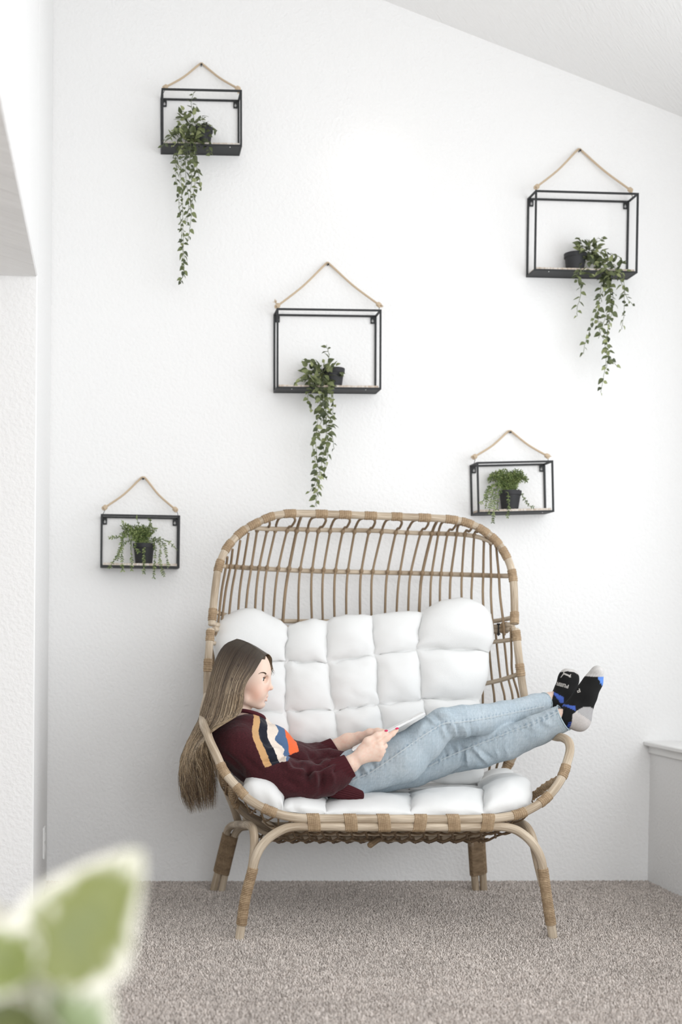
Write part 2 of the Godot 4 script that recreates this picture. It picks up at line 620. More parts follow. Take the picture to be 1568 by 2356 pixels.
func build_chair() -> void:
	chair = thing("rattan_chair", "wide pale rattan egg chair with a spindle back and raffia-wrapped legs", "chair", Vector3(0.93, 0, 0.56))
	var rp := 0.0142
	# the tall back hoop
	var hoop := even(smooth(pv([0.374,1.0168,0.36,0.3793,1.0806,0.345,0.3891,1.1687,0.33,0.4016,1.2381,0.315,0.4271,1.2986,0.3,0.4535,1.3333,0.29,0.4897,1.3683,0.28,0.5353,1.3968,0.275,0.5909,1.424,0.27,0.6337,1.4348,0.265,0.6752,1.44,0.26,0.7907,1.4407,0.255,0.9717,1.4372,0.255,1.169,1.4327,0.26,1.2755,1.4275,0.265,1.3441,1.4135,0.27,1.3964,1.3875,0.28,1.4439,1.3484,0.29,1.4765,1.2995,0.3,1.4957,1.2505,0.31,1.5034,1.1999,0.32,1.5039,1.1347,0.335,1.5026,1.0812,0.345,1.4986,1.0342,0.36]), 8), 0.006)
	var h := part("back_hoop", bar(hoop, rp, 14), mats.pole, chair)
	for w in pv([0.3775,1.0567,0.35,0.4028,1.2352,0.31,0.4398,1.3132,0.3,0.4816,1.3618,0.28,0.5343,1.3956,0.27,0.5892,1.4239,0.27,0.6703,1.4407,0.26,0.7898,1.4411,0.26,0.8785,1.4393,0.26,0.9717,1.438,0.255,1.0714,1.4343,0.26,1.1756,1.4328,0.26,1.2805,1.4276,0.265,1.3407,1.4151,0.27,1.3997,1.3875,0.28,1.4422,1.35,0.29,1.4765,1.2995,0.3,1.503,1.2194,0.32,1.5014,1.0569,0.35]):
		part("winding", winding(hoop, w, 0.036, rp, 6), mats.wrap, h)
	# uprights below the joint, curving down to the back legs
	var left_up := even(smooth(pv([0.3701,1.0073,0.36,0.3642,0.9376,0.375,0.359,0.8746,0.39,0.3571,0.764,0.39,0.3698,0.6199,0.37,0.4016,0.4984,0.35,0.4382,0.4111,0.33,0.4651,0.3488,0.31,0.4822,0.3021,0.29,0.4917,0.2745,0.28]), 6), 0.006)
	var right_up := even(smooth(pv([1.5022,1.0198,0.36,1.5061,0.9844,0.365,1.513,0.882,0.385,1.5225,0.8132,0.39,1.5317,0.7571,0.39,1.5384,0.6676,0.375,1.5062,0.5439,0.35,1.4678,0.4634,0.33,1.4374,0.3718,0.305,1.4181,0.2982,0.285,1.41,0.2727,0.28]), 6), 0.006)
	var lu := part("side_post", bar(left_up, rp, 14), mats.pole, chair)
	var ru := part("side_post", bar(right_up, rp, 14), mats.pole, chair)
	for w in pv([0.3688,0.9819,0.36,0.359,0.8746,0.39]):
		part("winding", winding(left_up, w, 0.036, rp, 6), mats.wrap, lu)
	for w in pv([1.506,0.9924,0.36,1.5149,0.8675,0.385,1.4871,0.5021,0.34]):
		part("winding", winding(right_up, w, 0.036, rp, 6), mats.wrap, ru)
	# the arm loop: from the left post over the arm, along the front and back up on the right
	var arm := even(smooth(pv([0.3579,0.7645,0.4,0.3368,0.7213,0.52,0.3238,0.6883,0.66,0.3224,0.6722,0.76,0.3274,0.6589,0.81,0.3325,0.6385,0.84,0.3534,0.5929,0.87,0.3764,0.5426,0.89,0.4118,0.4999,0.91,0.4488,0.461,0.925,0.4911,0.4351,0.94,0.5286,0.419,0.945,0.576,0.4058,0.95,0.638,0.3989,0.95,0.7736,0.3978,0.95,0.9154,0.3973,0.95,1.0579,0.3969,0.95,1.2009,0.3978,0.95,1.2668,0.4015,0.95,1.3315,0.4123,0.945,1.3789,0.4315,0.94,1.4195,0.4545,0.93,1.459,0.4869,0.915,1.4945,0.5291,0.895,1.5184,0.5775,0.875,1.5345,0.6147,0.855,1.5362,0.6405,0.835,1.5279,0.652,0.8,1.5238,0.6499,0.74,1.5244,0.6583,0.66,1.5275,0.6852,0.55,1.5286,0.7255,0.45,1.5283,0.764,0.4]), 6), 0.006)
	var ar := part("arm_rail", bar(arm, rp + 0.0004, 14), mats.pole, chair)
	for w in pv([0.3721,0.5497,0.89,0.4256,0.4822,0.915,0.5188,0.4218,0.945,1.5051,0.5453,0.885,1.4281,0.4616,0.93,1.3358,0.4137,0.945,1.5201,0.6547,0.69]):
		part("winding", winding(arm, w, 0.04, rp + 0.0004, 7), mats.wrap, ar)
	# front leg arch under the rail
	var arch := even(smooth(pv([0.4267,-0.0001,0.939,0.4341,0.0575,0.944,0.4424,0.1292,0.95,0.4535,0.1818,0.953,0.4661,0.2327,0.955,0.473,0.2653,0.957,0.4848,0.2961,0.957,0.5042,0.3232,0.956,0.5312,0.3466,0.954,0.5672,0.3654,0.952,0.5975,0.3715,0.95,0.6468,0.3729,0.95,0.9158,0.3719,0.95,1.2372,0.3731,0.95,1.2731,0.3732,0.95,1.3042,0.3693,0.952,1.3328,0.3588,0.953,1.3657,0.3344,0.955,1.3916,0.3021,0.957,1.4066,0.2708,0.957,1.4148,0.2365,0.956,1.4258,0.1733,0.953,1.4401,0.1007,0.947,1.4539,0.0335,0.941,1.4598,0.0007,0.939]), 6), 0.006)
	arch[0].y = 0.004
	arch[arch.size() - 1].y = 0.004
	part("front_leg_arch", bar(arch, rp + 0.0006, 14), mats.pole, chair)
	for px in pv([0.6608,0.3856,0.95,0.7823,0.3858,0.95,0.8901,0.3853,0.95,1.0067,0.3855,0.95,1.1166,0.3857,0.95,1.2283,0.3866,0.95]):
		var a := arm[nearest(arm, px)]
		var b := arch[nearest(arch, px)]
		part("rail_winding", double_winding(a, b, Vector3(1, 0, 0), 0.042, rp + 0.001, 7), mats.wrap, chair)
	for w in pv([0.4472,0.1475,0.95,1.4318,0.1427,0.95]):
		part("leg_winding", winding(arch, w, 0.19, rp + 0.001, 34), mats.wrap, chair)
	# side arches: from the front legs back to the rear legs
	var left_side := even(smooth(pv([0.4568,0.1918,0.947,0.4668,0.2439,0.94,0.4734,0.2946,0.932,0.4743,0.3349,0.92,0.4724,0.357,0.89,0.4681,0.3545,0.8,0.4667,0.3176,0.55,0.4646,0.2829,0.34,0.4531,0.2567,0.26,0.4463,0.2239,0.24,0.4397,0.1934,0.235,0.4237,0.0971,0.205,0.4047,0.0009,0.177]), 6), 0.006)
	var right_side := even(smooth(pv([1.4227,0.1759,0.945,1.4096,0.2317,0.938,1.3988,0.287,0.928,1.3917,0.3345,0.912,1.3878,0.3595,0.87,1.3937,0.3588,0.78,1.4303,0.3177,0.5,1.4366,0.2885,0.34,1.4229,0.2596,0.26,1.4211,0.2232,0.24,1.4249,0.1907,0.235,1.4405,0.0965,0.205,1.4551,0.0009,0.182]), 6), 0.006)
	var rear := even(smooth(pv([0.4351,-0.0017,0.177,0.452,0.0967,0.203,0.4665,0.1814,0.232,0.4762,0.2231,0.245,0.4902,0.2502,0.25,0.5196,0.2634,0.25,0.643,0.2669,0.25,0.9077,0.2673,0.25,1.2077,0.2661,0.25,1.325,0.2629,0.25,1.3621,0.2547,0.25,1.3826,0.224,0.245,1.3921,0.1818,0.232,1.4083,0.0966,0.205,1.4235,0.001,0.182]), 6), 0.006)
	for arr in [left_side, right_side, rear]:
		var e: int = arr.size() - 1
		arr[e] = Vector3(arr[e].x, 0.004, arr[e].z)
	rear[0].y = 0.004
	part("side_leg_arch", bar(left_side, rp, 14), mats.pole, chair)
	part("side_leg_arch", bar(right_side, rp, 14), mats.pole, chair)
	part("rear_leg_arch", bar(rear, rp, 14), mats.pole, chair)
	for s in [[left_side, rear], [right_side, rear]]:
		var zone := Vector3(s[0][s[0].size() - 1].x, 0.17, 0.2)
		var a: Vector3 = s[0][nearest(s[0], zone)]
		var b: Vector3 = s[1][nearest(s[1], zone)]
		var lower: Vector3 = s[0][s[0].size() - 1]
		var dir := (a - lower).normalized()
		part("leg_winding", double_winding(a, b, dir, 0.163, rp + 0.001, 30), mats.cane, chair)
	# horizontal rails of the back
	for r in [
		[pv([0.5179,1.3871,0.272,0.5658,1.3844,0.235,0.6349,1.3866,0.2,0.7057,1.3881,0.18,0.8408,1.3879,0.17,1.0038,1.3883,0.168,1.1521,1.3818,0.175,1.2832,1.3794,0.19,1.3468,1.3748,0.21,1.3884,1.3662,0.235,1.4198,1.3514,0.265,1.4356,1.3389,0.285]), 0.0088],
		[pv([0.4044,1.2384,0.31,0.4385,1.24,0.255,0.5035,1.2382,0.21,0.592,1.2362,0.175,0.774,1.2315,0.152,1.0101,1.2299,0.15,1.2052,1.2282,0.155,1.3444,1.2248,0.18,1.4154,1.2218,0.215,1.4673,1.2179,0.265,1.4997,1.2165,0.31]), 0.0092],
		[pv([0.3798,1.0695,0.34,0.4033,1.0649,0.29,0.4724,1.0511,0.215,0.5762,1.0411,0.175,0.6649,1.0389,0.16,0.7276,1.0388,0.155,0.9741,1.0408,0.15,1.2185,1.0419,0.155,1.3786,1.0435,0.19,1.4499,1.0465,0.245,1.4826,1.0539,0.29,1.4996,1.0618,0.34]), 0.0085],
		[pv([0.3847,1.0218,0.345,0.4367,1.0162,0.25,0.576,1.0113,0.18,0.9735,1.0141,0.155,1.3466,1.0182,0.185,1.4488,1.0242,0.25,1.4799,1.031,0.3,1.4979,1.0359,0.352]), 0.010],
		[pv([0.3833,1.0058,0.345,0.4369,1,0.25,0.5762,0.9948,0.18,0.9738,0.9974,0.155,1.3469,1.0015,0.185,1.4491,1.0086,0.25,1.4802,1.0147,0.3,1.5015,1.0198,0.352]), 0.010],
		[pv([0.3715,0.9565,0.36,0.4366,0.9448,0.26,0.5769,0.9369,0.18,0.9747,0.9373,0.155,1.3465,0.9482,0.19,1.4433,0.9674,0.255,1.4809,0.9739,0.3,1.5045,0.9812,0.36]), 0.0085],
		[pv([0.3615,0.827,0.385,0.4374,0.8006,0.27,0.5777,0.7801,0.19,0.9752,0.7772,0.165,1.3465,0.7885,0.2,1.4172,0.8075,0.24,1.4702,0.8248,0.29,1.5104,0.8481,0.36,1.5145,0.8546,0.382]), 0.0088]]:
		part("back_rail", bar(even(smooth(r[0], 6), 0.008), r[1], 10), mats.pole, chair)
	for px in pv([1.4799,1.031,0.3,1.4802,1.0131,0.3]):
		var e := even(smooth(pv([1.4489,1.0168,0.25,1.48,1.0228,0.3,1.4997,1.0278,0.352]), 6), 0.004)
		var off := Vector3(0, px.y - e[nearest(e, px)].y, 0)
		for k in e.size():
			e[k] += off
		part("winding", winding(e, px, 0.022, 0.0105, 4), mats.wrap, chair)
	var bolt := Mb.new()
	bolt.tube(pv([1.4611,1.039,0.285,1.462,0.9916,0.285]), same(0.0028, 2), 8)
	bolt.tube(pv([1.4611,1.039,0.285,1.4612,1.0325,0.285]), same(0.0065, 2), 8)
	bolt.tube(pv([1.4627,1.0014,0.285,1.4628,0.9949,0.285]), same(0.0065, 2), 8)
	part("bolt", bolt.mesh(), mats.iron, chair)
	# spindles of the back: point on the hoop, on the upper rail, on the middle rail, on the lower rail
	var sp := [pv([0.4339,1.273,0.3,0.4321,1.2393,0.2712,0.4024,1.0334,0.3052]),
		pv([0.4529,1.3021,0.3,0.4493,1.2395,0.2609,0.4162,1.0336,0.2951]),
		pv([0.4813,1.335,0.2949,0.4717,1.2397,0.2485,0.4421,1.034,0.2773]),
		pv([0.513,1.3632,0.2896,0.4993,1.2398,0.2348,0.4784,1.0345,0.2553]),
		pv([0.5669,1.4065,0.2814,0.5519,1.3789,0.2183,0.532,1.2399,0.2204,0.5078,1.035,0.2397]),
		pv([0.5784,1.4132,0.2799,0.591,1.3796,0.2082,0.563,1.2398,0.2087,0.5459,1.0355,0.2222]),
		pv([0.6493,1.428,0.2712,0.6232,1.3801,0.2013,0.594,1.2397,0.1986,0.577,1.0359,0.2101]),
		pv([0.6841,1.4257,0.2676,0.669,1.3806,0.1935,0.6386,1.2394,0.1867,0.6201,1.0365,0.1962]),
		pv([0.7121,1.4329,0.2651,0.7062,1.3809,0.1887,0.6805,1.239,0.1781,0.6579,1.037,0.1865]),
		pv([0.7718,1.431,0.2606,0.7483,1.3811,0.1848,0.7249,1.2385,0.1714,0.7196,1.0378,0.1751]),
		pv([0.8,1.4284,0.259,0.7904,1.3812,0.1822,0.7716,1.2377,0.1666,0.7723,1.0384,0.169]),
		pv([0.8629,1.4312,0.2563,0.8357,1.3813,0.1805,0.8156,1.237,0.1638,0.8147,1.0389,0.166]),
		pv([0.891,1.4285,0.2556,0.8843,1.3812,0.1797,0.8622,1.2361,0.1622,0.8603,1.0394,0.1643]),
		pv([0.957,1.4297,0.255,0.9295,1.3812,0.1795,0.91,1.2351,0.1616,0.9058,1.04,0.1636]),
		pv([0.985,1.4268,0.2553,0.9848,1.3811,0.1795,0.9621,1.234,0.1615,0.9596,1.0406,0.1635]),
		pv([1.0572,1.4279,0.2572,1.0342,1.3809,0.1798,1.0059,1.2331,0.1616,1.0034,1.0411,0.1636]),
		pv([1.0851,1.4249,0.2585,1.0885,1.3807,0.181,1.0631,1.2319,0.1624,1.0555,1.0417,0.1643]),
		pv([1.16,1.4257,0.2634,1.1318,1.3805,0.183,1.1109,1.2308,0.1644,1.099,1.0422,0.1661]),
		pv([1.1876,1.4227,0.2658,1.1829,1.38,0.1871,1.1522,1.2298,0.1675,1.1439,1.0426,0.1694]),
		pv([1.2263,1.4247,0.2696,1.2253,1.3795,0.1923,1.1957,1.2286,0.1727,1.1849,1.0431,0.1743]),
		pv([1.2633,1.42,0.2738,1.2496,1.3792,0.1961,1.2309,1.2276,0.1786,1.2278,1.0435,0.182]),
		pv([1.2906,1.4169,0.2773,1.2831,1.3786,0.2028,1.2649,1.2265,0.1862,1.2635,1.0439,0.1908]),
		pv([1.3226,1.4089,0.2817,1.3162,1.3779,0.211,1.3009,1.2252,0.1967,1.2992,1.0442,0.2023]),
		pv([1.345,1.3993,0.285,1.3456,1.3771,0.2199,1.3391,1.2236,0.211,1.3428,1.0446,0.221]),
		pv([1.3704,1.3912,0.2891,1.3783,1.3711,0.2318,1.3746,1.222,0.2279,1.3733,1.0448,0.2377]),
		pv([1.3976,1.3734,0.2936,1.4119,1.3539,0.2467,1.4102,1.2201,0.2493,1.4122,1.0451,0.2648]),
		pv([1.4215,1.354,0.2979,1.4338,1.3424,0.258,1.4349,1.2187,0.2673,1.4373,1.0453,0.2864]),
		pv([1.4426,1.338,0.3,1.4524,1.3324,0.2688,1.4587,1.2171,0.2876,1.4685,1.0454,0.3194])]
	for k in sp.size():
		part("spindle", spindle(sp[k], k), mats.cane, chair)
	# short spindles below the joint, seen beside the cushion
	for s in [pv([1.4561,1.0128,0.265,1.4709,0.8978,0.262,1.4752,0.8198,0.285,1.4868,0.7485,0.3,1.4876,0.6208,0.3,1.4599,0.4993,0.3,1.4319,0.3552,0.28]), pv([1.4734,1.0195,0.3,1.485,0.9315,0.3,1.492,0.8391,0.315,1.507,0.7568,0.33,1.5075,0.6397,0.33,1.4693,0.4584,0.315]),
		pv([1.4889,1.0229,0.345,1.4939,0.9324,0.345,1.4987,0.8516,0.345,1.5219,0.7599,0.355,1.5274,0.6422,0.36]), pv([1.4354,1.0043,0.24,1.4438,0.9135,0.24,1.4481,0.8154,0.265,1.4532,0.7438,0.28,1.4538,0.6189,0.28,1.4409,0.4861,0.27,1.4179,0.3525,0.26]), pv([1.4044,1.0039,0.22,1.4128,0.9128,0.22,1.4171,0.8108,0.24,1.4172,0.7369,0.25,1.4163,0.5997,0.25,1.4049,0.466,0.24,1.3822,0.351,0.25]),
		pv([0.3951,1.0012,0.3,0.3864,0.921,0.32,0.3814,0.8253,0.335,0.3809,0.6976,0.34,0.4029,0.5365,0.33]), pv([0.4279,0.9982,0.26,0.416,0.8882,0.28,0.4096,0.8077,0.29,0.4137,0.6629,0.3,0.456,0.4516,0.29]), pv([0.4629,0.9953,0.235,0.4513,0.8878,0.25,0.4481,0.8067,0.26,0.4558,0.6284,0.27,0.5023,0.3828,0.26]), pv([0.5028,0.9924,0.215,0.4904,0.8875,0.22,0.4872,0.7976,0.23,0.5016,0.61,0.24,0.543,0.3652,0.25])]:
		part("spindle", bar(smooth(s, 6), 0.0045, 8), mats.cane, chair)
	# side ribs of the seat basket with cane wound along them
	for r in [pv([0.3646,0.5736,0.875,0.3835,0.5109,0.8,0.4041,0.4672,0.74,0.4361,0.4229,0.66,0.4782,0.3757,0.58,0.5285,0.3332,0.52,0.6119,0.2992,0.48]), pv([1.4953,0.5222,0.885,1.4923,0.5043,0.82,1.4869,0.4696,0.73,1.4792,0.4174,0.62,1.4642,0.3661,0.54,1.4365,0.3226,0.48,1.3849,0.2942,0.44]),
		pv([0.395,0.5271,0.89,0.4131,0.453,0.8,0.4413,0.3985,0.7,0.4939,0.3481,0.62,0.5704,0.3024,0.56])]:
		var line := even(smooth(r, 6), 0.006)
		var rib := part("basket_rib", bar(line, 0.0095, 12), mats.pole, chair)
		part("winding", bar(spiral_cane(line, 0.0095, 0.014, 0.003, 0.04, 0.5), 0.0036, 5), mats.wrap, rib)
	# long rods under the seat and the diagonal cane woven over them
	for r in [pv([0.5159,0.372,0.8,0.5687,0.3401,0.8,0.6565,0.33,0.8,0.803,0.3273,0.8,1.0239,0.3268,0.8,1.2164,0.3322,0.8,1.3053,0.3514,0.8]), pv([0.4733,0.3511,0.6,0.5336,0.3041,0.61,0.601,0.2876,0.62,0.7154,0.2816,0.62,0.9604,0.2765,0.62,1.1452,0.282,0.62,1.2843,0.2928,0.62,1.3489,0.3159,0.61]), pv([0.4927,0.3167,0.42,0.5884,0.2804,0.42,0.7159,0.2646,0.42,0.9559,0.2601,0.42,1.1972,0.2652,0.42,1.3586,0.2862,0.42])]:
		part("seat_rod", bar(even(smooth(r, 6), 0.01), 0.0088, 10), mats.pole, chair)
	for k in 19:
		for s in [-1.0, 1.0]:
			var x := 0.50 + 0.0485 * k
			var q := PackedVector3Array()
			for j in 12:
				var t := j / 11.0
				var xx: float = x + s * 0.11 * (t - 0.5) * 2.0
				if xx < 0.52 or xx > 1.35:
					continue
				var zz := lerpf(0.925, 0.26, t)
				var yy := lerpf(0.362, 0.272, minf(1.0, t * 1.7)) - 0.018 * sin(PI * t)
				q.append(Vector3(xx, yy + 0.009 * sin(t * PI * 7.0 + (0.0 if s > 0 else PI)), zz))
			if q.size() > 3:
				part("seat_cane", bar(smooth(q, 3), 0.0040, 6), mats.cane, chair)
	# woven cane on the left corner of the basket, hanging from the arm rail
	for k in 6:
		for s in [-1.0, 1.0]:
			var a := arm[nearest(arm, Vector3(0.3627,0.5741,0.88).lerp(Vector3(0.6042,0.4031,0.95), k / 5.0))]
			var b := Vector3(0.4141,0.44,0.7).lerp(Vector3(0.6009,0.3253,0.78), clampf((k + s * 1.3) / 5.0, 0.0, 1.0))
			var c := a.lerp(b, 0.5) + Vector3(-0.012, -0.02, 0.008)
			part("side_cane", bar(smooth(PackedVector3Array([a, c, b]), 5), 0.003, 6), mats.cane, chair)
			var a2 := arm[nearest(arm, Vector3(1.5064,0.554,0.885).lerp(Vector3(1.2725,0.4029,0.95), k / 5.0))]
			var b2 := Vector3(1.4892,0.4931,0.8).lerp(Vector3(1.3118,0.3321,0.78), clampf((k + s * 1.3) / 5.0, 0.0, 1.0))
			part("side_cane", bar(smooth(PackedVector3Array([a2, a2.lerp(b2, 0.5) + Vector3(0.008, -0.014, 0.004), b2]), 5), 0.003, 6), mats.cane, chair)
	# stretcher bar slanting under the seat
	part("under_bar", bar(even(smooth(pv([0.8771,0.2864,0.8,0.9221,0.3,0.74,0.9666,0.3127,0.68,1.0335,0.3261,0.6]), 5), 0.01), 0.0105, 12), mats.cane, chair)

func spindle(s: PackedVector3Array, k: int) -> ArrayMesh:
	var p := PackedVector3Array()
	var ties := []
	var top := s[0]
	p.append(top)
	if s.size() == 4:
		var up := s[1]
		if not k in [8, 19]:
			var side := 1.0 if top.x > up.x else -1.0
			if k in [5, 7, 10, 12, 14, 16, 18, 21, 23, 25]:
				p.append(top.lerp(up, 0.3) + Vector3(0.011, 0.003, 0.006))
				p.append(top.lerp(up, 0.65) + Vector3(0.008, 0.0, 0.006))
			else:
				p.append(top.lerp(up, 0.35) + Vector3(-0.010 * side, 0.010, 0.006))
				p.append(top.lerp(up, 0.7) + Vector3(-0.008 * side, 0.006, 0.006))
		p.append(up)
		ties.append(up)
	var mid := s[s.size() - 2]
	var low := s[s.size() - 1]
	p.append(mid)
	ties.append(mid)
	p.append(mid.lerp(low, 0.45) + Vector3(-0.004, 0, 0.004))
	p.append(low)
	p.append(low + (low - mid) * 0.3)
	return tied_bar(p, 0.006 if k in [8, 19] else 0.0047, ties)

# ---------------------------------------------------------------- tufted cushions
# nodes: rows of seam crossings; each cell between four of them is one soft puff
func puffed(nodes: Array, up: Vector3, hf: Array, back: float, bulge: Array, s: int, seam: float) -> ArrayMesh:
	var nr := nodes.size()
	var nc: int = nodes[0].size()
	var n := 14
	var f := noise(9.0, s, 3)
	var g := noise(22.0, s + 3, 2)
	var gu := (nc - 1) * n + 1
	var gv := (nr - 1) * n + 1
	var top := PackedVector3Array()
	var bot := PackedVector3Array()
	for b in gv:
		var r := mini(b / n, nr - 2)
		var t := 0.5 - 0.5 * cos(PI * (b - r * n) / float(n))
		for a in gu:
			var c := mini(a / n, nc - 2)
			var q := 0.5 - 0.5 * cos(PI * (a - c * n) / float(n))
			var p00: Vector3 = nodes[r][c]
			var p10: Vector3 = nodes[r][c + 1]
			var p01: Vector3 = nodes[r + 1][c]
			var p11: Vector3 = nodes[r + 1][c + 1]
			var p := p00.lerp(p10, q).lerp(p01.lerp(p11, q), t)
			var along := (p10 - p00).normalized()
			var down := (p01 - p00).normalized()
			# scalloped outer edges
			if r == 0:
				p -= down * (float(bulge[0][c]) * 4.0 * q * (1.0 - q) * (1.0 - t) * (1.0 - t))
			if r == nr - 2:
				p += down * (float(bulge[1][c]) * 4.0 * q * (1.0 - q) * t * t)
			if c == 0:
				p -= along * (float(bulge[2][r]) * 4.0 * t * (1.0 - t) * (1.0 - q) * (1.0 - q))
			if c == nc - 2:
				p += along * (float(bulge[3][r]) * 4.0 * t * (1.0 - t) * q * q)
			# seams wander a little
			var inner := minf(minf(a, gu - 1 - a), minf(b, gv - 1 - b)) > 0
			if inner:
				p += along * (0.012 * f.get_noise_2d(b * 0.02 + 5.0, c * 3.1 + 40.0)) + down * (0.012 * f.get_noise_2d(a * 0.02 + 9.0, r * 5.7))
			var puff := pow(16.0 * q * (1.0 - q) * t * (1.0 - t), 0.46)
			var uu := float(c + q) / (nc - 1)
			var vv := float(r + t) / (nr - 1)
			var edge := pow(4.0 * uu * (1.0 - uu), 0.35) * pow(4.0 * vv * (1.0 - vv), 0.35)
			var h: float = hf[r][c]
			var near_seam := 1.0 - minf(1.0, minf(minf(q, 1.0 - q), minf(t, 1.0 - t)) * 5.0)
			# gathers: small folds that run square to the nearest seam
			var across := p.dot(along) if minf(t, 1.0 - t) < minf(q, 1.0 - q) else p.dot(down)
			var gather := 0.0075 * near_seam * near_seam * sin(across * 95.0 + 6.0 * g.get_noise_3dv(p)) * clampf(g.get_noise_3dv(p * 0.5) * 3.0, 0.0, 1.0)
			var fold := 0.009 * f.get_noise_3dv(p * Vector3(1.0, 1.6, 1.0))
			var hh := h * ((1.0 - seam) * edge + seam * puff) + (gather + fold) * minf(1.0, edge * 1.2) * (0.3 + 0.7 * puff)
			if not inner:
				hh = 0.0
			top.append(p + up * hh)
			bot.append(p - up * (back * edge * (0.45 + 0.55 * puff) if inner else 0.0))
	var m := Mb.new()
	var rev := PackedVector3Array()      # rows run downwards: turn them over so that fronts look along up
	var revb := PackedVector3Array()
	for b in range(gv - 1, -1, -1):
		rev.append_array(top.slice(b * gu, (b + 1) * gu))
	m.grid(rev, gu, gv)
	m.grid(bot, gu, gv)
	return m.mesh()

func build_cushions() -> void:
	var back := [pv([0.402,1.0433,0.27,0.6664,1.0139,0.27,0.8103,1.0399,0.27,0.9777,1.0597,0.27,1.1679,1.0765,0.275,1.4173,1.0874,0.295]),
		pv([0.3924,0.8812,0.33,0.6466,0.8817,0.32,0.804,0.88,0.32,0.9828,0.9075,0.32,1.1399,0.9334,0.325,1.4115,0.9282,0.335]),
		pv([0.3963,0.7006,0.385,0.6446,0.7017,0.375,0.8221,0.7074,0.37,0.9881,0.7278,0.37,1.1519,0.7502,0.375,1.3637,0.7523,0.385]),
		pv([0.4026,0.5459,0.425,0.6615,0.5684,0.415,0.8375,0.5911,0.41,1.0036,0.627,0.41,1.1681,0.6284,0.415,1.3644,0.5985,0.425]),
		pv([0.4251,0.4081,0.455,0.6772,0.4459,0.45,0.8443,0.4522,0.445,1.0114,0.4592,0.445,1.1701,0.4604,0.45,1.3533,0.4584,0.455])]
	var hb := [[0.085, 0.062, 0.062, 0.062, 0.088], [0.07, 0.058, 0.058, 0.058, 0.078], [0.065, 0.055, 0.055, 0.055, 0.065], [0.06, 0.05, 0.05, 0.05, 0.06]]
	var bl := [[0.055, 0.018, 0.012, 0.01, 0.05], [0.01, 0.01, 0.01, 0.01, 0.01], [0.015, 0.01, 0.01, 0.01], [0.02, 0.012, 0.006, 0.01]]
	single("back_cushion", puffed(back, Vector3(0, 0.3, 0.95).normalized(), hb, 0.04, bl, 12, 0.70), mats.fabric, "big white tufted cushion leaning upright against the spindle back", "cushion", "white cushions of the rattan chair")
	var seat := [pv([0.592,0.4498,0.27,0.6842,0.424,0.27,0.8226,0.4097,0.27,1.1337,0.4107,0.27,1.3833,0.4363,0.27,1.4998,0.4731,0.27]),
		pv([0.5507,0.4675,0.45,0.6584,0.4317,0.45,0.7916,0.4148,0.45,1.0908,0.4189,0.45,1.3438,0.4388,0.45,1.4785,0.4774,0.45]),
		pv([0.4998,0.4818,0.7,0.6194,0.435,0.68,0.7519,0.4189,0.68,1.0392,0.4197,0.68,1.2917,0.44,0.68,1.441,0.4828,0.68]),
		pv([0.4447,0.4586,0.885,0.567,0.4172,0.912,0.7055,0.4056,0.918,0.987,0.4033,0.918,1.2275,0.4053,0.918,1.387,0.4303,0.89])]
	var hs := [[0.05, 0.03, 0.03, 0.03, 0.055], [0.055, 0.03, 0.022, 0.022, 0.05], [0.098, 0.058, 0.048, 0.066, 0.088]]
	var sl := [[0.01, 0.01, 0.01, 0.01, 0.01], [0.0, 0.004, 0.004, 0.004, 0.004], [0.01, 0.01, 0.022], [0.01, 0.01, 0.02]]
	single("seat_cushion", puffed(seat, Vector3(0, 0.93, 0.36).normalized(), hs, 0.045, sl, 33, 0.52), mats.fabric, "white tufted seat cushion under the reader, its front edge puffed over the rail", "cushion", "white cushions of the rattan chair")

